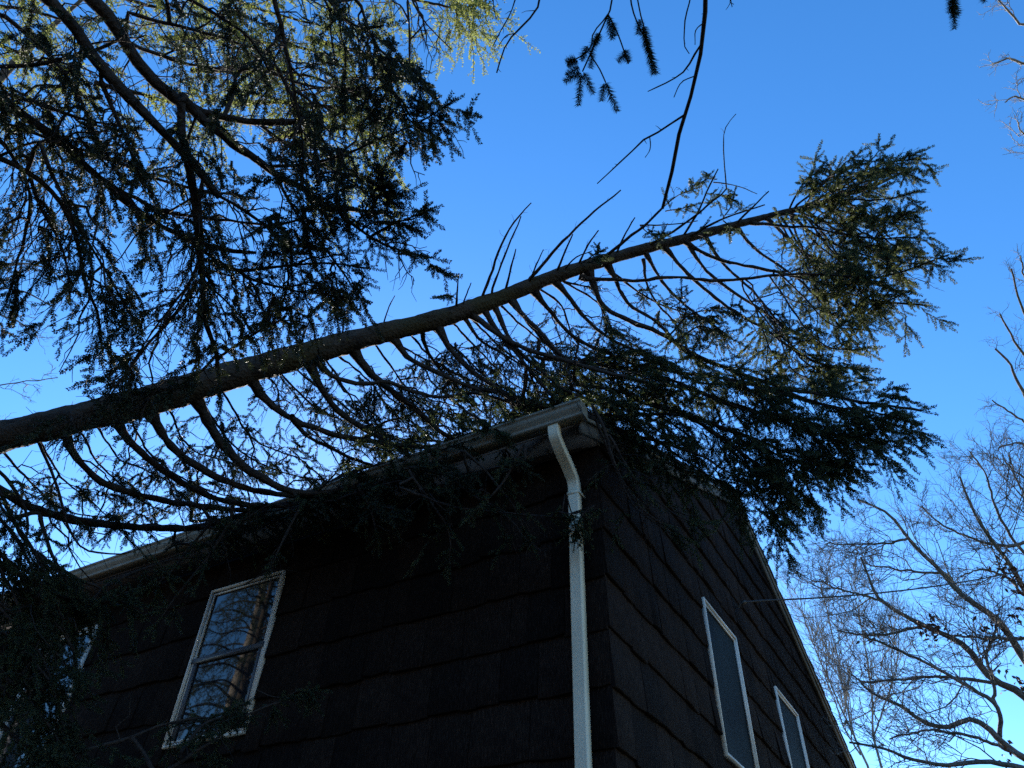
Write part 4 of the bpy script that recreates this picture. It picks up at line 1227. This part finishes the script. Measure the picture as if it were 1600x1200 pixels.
# ================================================================== bare trees
def bare_tree(name, label, limbs, m, twig_m=None, levels=((9, 0.9, 0.7), (7, 0.42, 0.75), (4, 0.2, 0.8)), up=0.15, base=None, base_r=0.2, leaf_spots=(), group=None, trunk_to=None, thin=1.0):
    """limbs: list of (photo points, r0, r1, w0, w1). Every limb is a part, its twigs a sub-part."""
    loc = base
    t = thing(name, label, "tree", tuple(base), group)
    a = Acc()
    j = np.array(trunk_to)
    p = smooth_path(np.array([np.append(np.array(base) + [0, 0, -0.2], base_r * 1.4), np.append(np.array(base) + [0.03, 0, 0.5], base_r * 1.05), np.append((np.array(base) + j) / 2 + [0.1, 0.05, 0], base_r * 0.9), np.append(j, base_r * 0.75)]), 30)
    rough_trunk("trunk", p, t, m, 12, 0.03)
    for pts, r0, r1, w0, w1, join in limbs:
        P, R = px_path(pts, r0, r1, w0, w1, root=(j if join else None), wob=0.009, n=26)
        b = Acc(); tubes(b, P, R * (1 + 0.05 * rng.normal(size=len(R))), 7)
        lo = b.build("limb", m, t, True)
        tw = Acc()
        cur, curR = P[None], R[None]
        t0 = 0.42 if join else 0.12
        for li, (c, ln, ang) in enumerate(levels):
            sc = plen(P) if li == 0 else None
            Q, QL, qt = spawn(cur, c, t0 if li == 0 else 0.12, 0.99, (lambda t, ln=ln, s=sc: ln * (1.15 - 0.75 * t)), ang, (0, 0, up), M=6 if li < 2 else 4, planar=False, wob=0.06)
            rr = ((0.0030 + 0.0085 * QL)[:, None] if li < 2 else (0.0024 + 0.005 * QL)[:, None]) * thin
            tubes(tw, Q, np.linspace(1, 0.4, Q.shape[1])[None] * rr, 4 if li < 1 else 3)
            cur = Q
        to = tw.build("twigs", twig_m or m, None, True); to.parent = lo; to["kind"] = "stuff"
    for (px, py, r, n) in leaf_spots:
        o = at(px, py, r)
        lv = Acc()
        c = o + rng.normal(size=(n, 3)) * 0.10
        d = unit(rng.normal(size=(n, 3)) + [0, 0, -0.8]); s = unit(np.cross(d, rng.normal(size=(n, 3))))
        ln = 0.06 + 0.06 * rng.random((n, 1)); nn = np.cross(d, s) * 0.012
        V = np.stack([c, c + d * ln * 0.45 + s * ln * 0.22 + nn, c + d * ln, c + d * ln * 0.45 - s * ln * 0.22 + nn], 1).reshape(-1, 3)
        lv.add(V, np.arange(4 * n).reshape(n, 4))
        o_ = lv.build("dead_leaves", M_DEADLEAF, t); o_["kind"] = "stuff"
    return t

J = at(1690, 1260, 13.5)
bare_tree("bare_maple", "large bare maple with grey limbs fanning up behind the gable's right side", [
    ([(1600, 1085), (1553, 1063), (1510, 1013), (1440, 977), (1413, 963), (1377, 940), (1357, 903), (1345, 870)], 13.4, 13.0, 13, 3, True),
    ([(1610, 1045), (1595, 1020), (1563, 970), (1497, 923), (1467, 890), (1420, 840), (1393, 807), (1340, 780)], 13.6, 13.2, 12, 3, True),
    ([(1600, 1187), (1563, 1163), (1520, 1127), (1480, 1137), (1447, 1130), (1403, 1100), (1367, 1083), (1340, 1060)], 13.0, 12.6, 11, 3, True),
    ([(1563, 1163), (1560, 1123), (1553, 1100), (1520, 1077), (1487, 1057), (1437, 1030), (1387, 1007), (1350, 995)], 13.0, 12.6, 8, 3, False),
    ([(1600, 1195), (1540, 1187), (1463, 1197), (1420, 1187), (1380, 1170), (1327, 1160)], 12.6, 12.2, 9, 3, True),
    ([(1550, 1067), (1480, 1057), (1420, 1058), (1387, 1062), (1353, 1067), (1325, 1050)], 13.2, 12.8, 6, 2.5, False),
    ([(1555, 1100), (1558, 1070), (1547, 1030), (1553, 997), (1558, 960)], 13.0, 13.0, 6, 3, False),
    ([(1440, 977), (1400, 985), (1350, 992), (1310, 985)], 13.2, 12.9, 5, 2, False),
    ([(1497, 923), (1480, 900), (1440, 895), (1400, 890), (1350, 880)], 13.4, 13.1, 5, 2, False),
    ([(1620, 960), (1590, 900), (1570, 870), (1545, 840), (1520, 800), (1500, 745)], 14.0, 13.5, 9, 3, True),
    ([(1630, 1000), (1600, 995), (1560, 992), (1500, 990), (1450, 985)], 13.6, 13.3, 6, 2.5, False),
    ([(1590, 1180), (1530, 1150), (1470, 1140), (1420, 1150), (1390, 1155)], 12.8, 12.4, 6, 2.5, False),
    ([(1377, 940), (1340, 925), (1310, 920), (1280, 905)], 13.0, 12.8, 4, 1.8, False),
    ([(1420, 840), (1380, 850), (1330, 850), (1290, 850)], 13.2, 13.0, 4, 1.8, False),
    ([(1600, 930), (1570, 900), (1540, 890), (1500, 900)], 13.8, 13.5, 5, 2, False),
    ([(1640, 900), (1590, 850), (1560, 800), (1540, 750), (1515, 705)], 14.2, 13.8, 6, 2, False),
    ([(1620, 840), (1570, 850), (1510, 840), (1465, 815), (1440, 790)], 14.0, 13.6, 6, 2, False),
    ([(1650, 860), (1610, 800), (1590, 760), (1575, 710)], 14.3, 14.0, 5, 2, False),
], M_GREYBARK, up=0.12, base=(J[0] + 0.5, J[1] + 0.6, 0), base_r=0.24, trunk_to=J,
    leaf_spots=[(1460, 985, 13, 40), (1452, 975, 13, 25), (1572, 887, 13.5, 40), (1592, 912, 13.5, 40), (1545, 985, 13, 35), (1590, 1065, 13, 40), (1360, 992, 12.8, 14), (1598, 960, 13, 20), (1580, 1180, 12.8, 15)],
    levels=((11, 0.95, 0.62), (8, 0.45, 0.7), (5, 0.22, 0.8)), thin=0.85)
J = at(1390, 1330, 24)
bare_tree("bare_birch", "fine pale twiggy tree farther off, just beside the gable's sloping edge", [
    ([(1360, 1215), (1335, 1150), (1320, 1080), (1305, 1010), (1290, 950), (1280, 905)], 24, 24, 4, 1.2, True),
    ([(1380, 1215), (1365, 1150), (1360, 1080), (1350, 1010), (1340, 950), (1325, 900)], 24, 24, 4, 1.2, True),
    ([(1335, 1150), (1310, 1100), (1285, 1040), (1262, 980), (1250, 930)], 24, 24, 3, 1.2, False),
    ([(1365, 1150), (1385, 1090), (1400, 1030), (1405, 980)], 24, 24, 3, 1.2, False),
    ([(1345, 1180), (1320, 1140), (1300, 1090), (1280, 1030)], 24, 24, 3, 1.2, False),
], M_PALEBARK, up=0.25, base=(J[0] + 0.3, J[1] + 0.4, 0), base_r=0.2, trunk_to=J, levels=((13, 1.6, 0.5), (8, 0.8, 0.55), (5, 0.4, 0.7)))
J = at(1720, 760, 15)
bare_tree("bare_oak", "bare tree whose grey twig tips enter at the middle of the right edge", [
    ([(1640, 700), (1610, 640), (1590, 600), (1570, 560), (1555, 545)], 14.5, 14, 7, 3, True),
    ([(1650, 620), (1620, 590), (1600, 560), (1580, 530), (1562, 490)], 14.5, 14, 6, 2.5, True),
    ([(1640, 540), (1610, 510), (1590, 470), (1580, 420)], 14.5, 14, 5, 2.5, True),
    ([(1640, 480), (1610, 440), (1595, 400)], 14.5, 14, 4, 2, False),
    ([(1640, 690), (1600, 660), (1570, 640), (1550, 625)], 14.3, 14, 5, 2, False),
    ([(1640, 740), (1610, 700), (1590, 690), (1560, 700)], 14.3, 14, 5, 2, False),
    ([(1660, 790), (1620, 760), (1590, 740), (1570, 720)], 14.3, 14, 5, 2, False),
], M_GREYBARK, up=0.05, base=(J[0] + 0.6, J[1] + 0.6, 0), base_r=0.22, trunk_to=J, levels=((5, 0.55, 0.7), (5, 0.3, 0.75), (3, 0.15, 0.8)), thin=0.8)
J = at(1760, 200, 13)
bare_tree("bare_ash", "pale sunlit bare branches reaching in at the top right corner", [
    ([(1680, 150), (1630, 110), (1600, 105), (1575, 95), (1550, 100)], 12.3, 12, 6, 2.5, True),
    ([(1680, 60), (1630, 40), (1600, 35), (1575, 15), (1560, 0)], 12.3, 12, 6, 2.5, True),
    ([(1660, 180), (1620, 160), (1590, 150), (1570, 160)], 12.3, 12, 5, 2, False),
    ([(1670, 250), (1630, 220), (1600, 205), (1590, 190)], 12.3, 12, 5, 2, False),
], M_PALEBARK, up=0.02, base=(J[0] + 0.5, J[1] + 0.5, 0), base_r=0.25, trunk_to=J, levels=((6, 0.45, 0.7), (5, 0.22, 0.75), (3, 0.12, 0.8)))
J = at(-190, 520, 14)
bare_tree("bare_cherry", "thin bare tree with pale twigs at the left edge above the fallen trunk", [
    ([(-110, 440), (-40, 420), (0, 412), (40, 410), (75, 418), (110, 450)], 13.2, 13, 6, 2, True),
    ([(-110, 470), (-30, 455), (20, 452), (60, 465), (85, 480)], 13.2, 13, 5, 2, True),
    ([(-100, 400), (-20, 380), (20, 370), (50, 350)], 13.2, 13, 4, 2, False),
    ([(-60, 470), (0, 490), (30, 500), (50, 530)], 13.2, 13, 4, 1.8, False),
    ([(-100, 640), (-30, 610), (30, 600), (90, 590)], 13.2, 13, 3, 1.5, True),
    ([(-100, 680), (0, 665), (60, 650), (120, 640)], 13.2, 13, 3, 1.5, False),
], M_PALEBARK, up=0.0, base=(J[0] - 0.5, J[1] - 0.3, 0), base_r=0.18, trunk_to=J, levels=((6, 0.5, 0.7), (5, 0.25, 0.75), (3, 0.13, 0.8)))
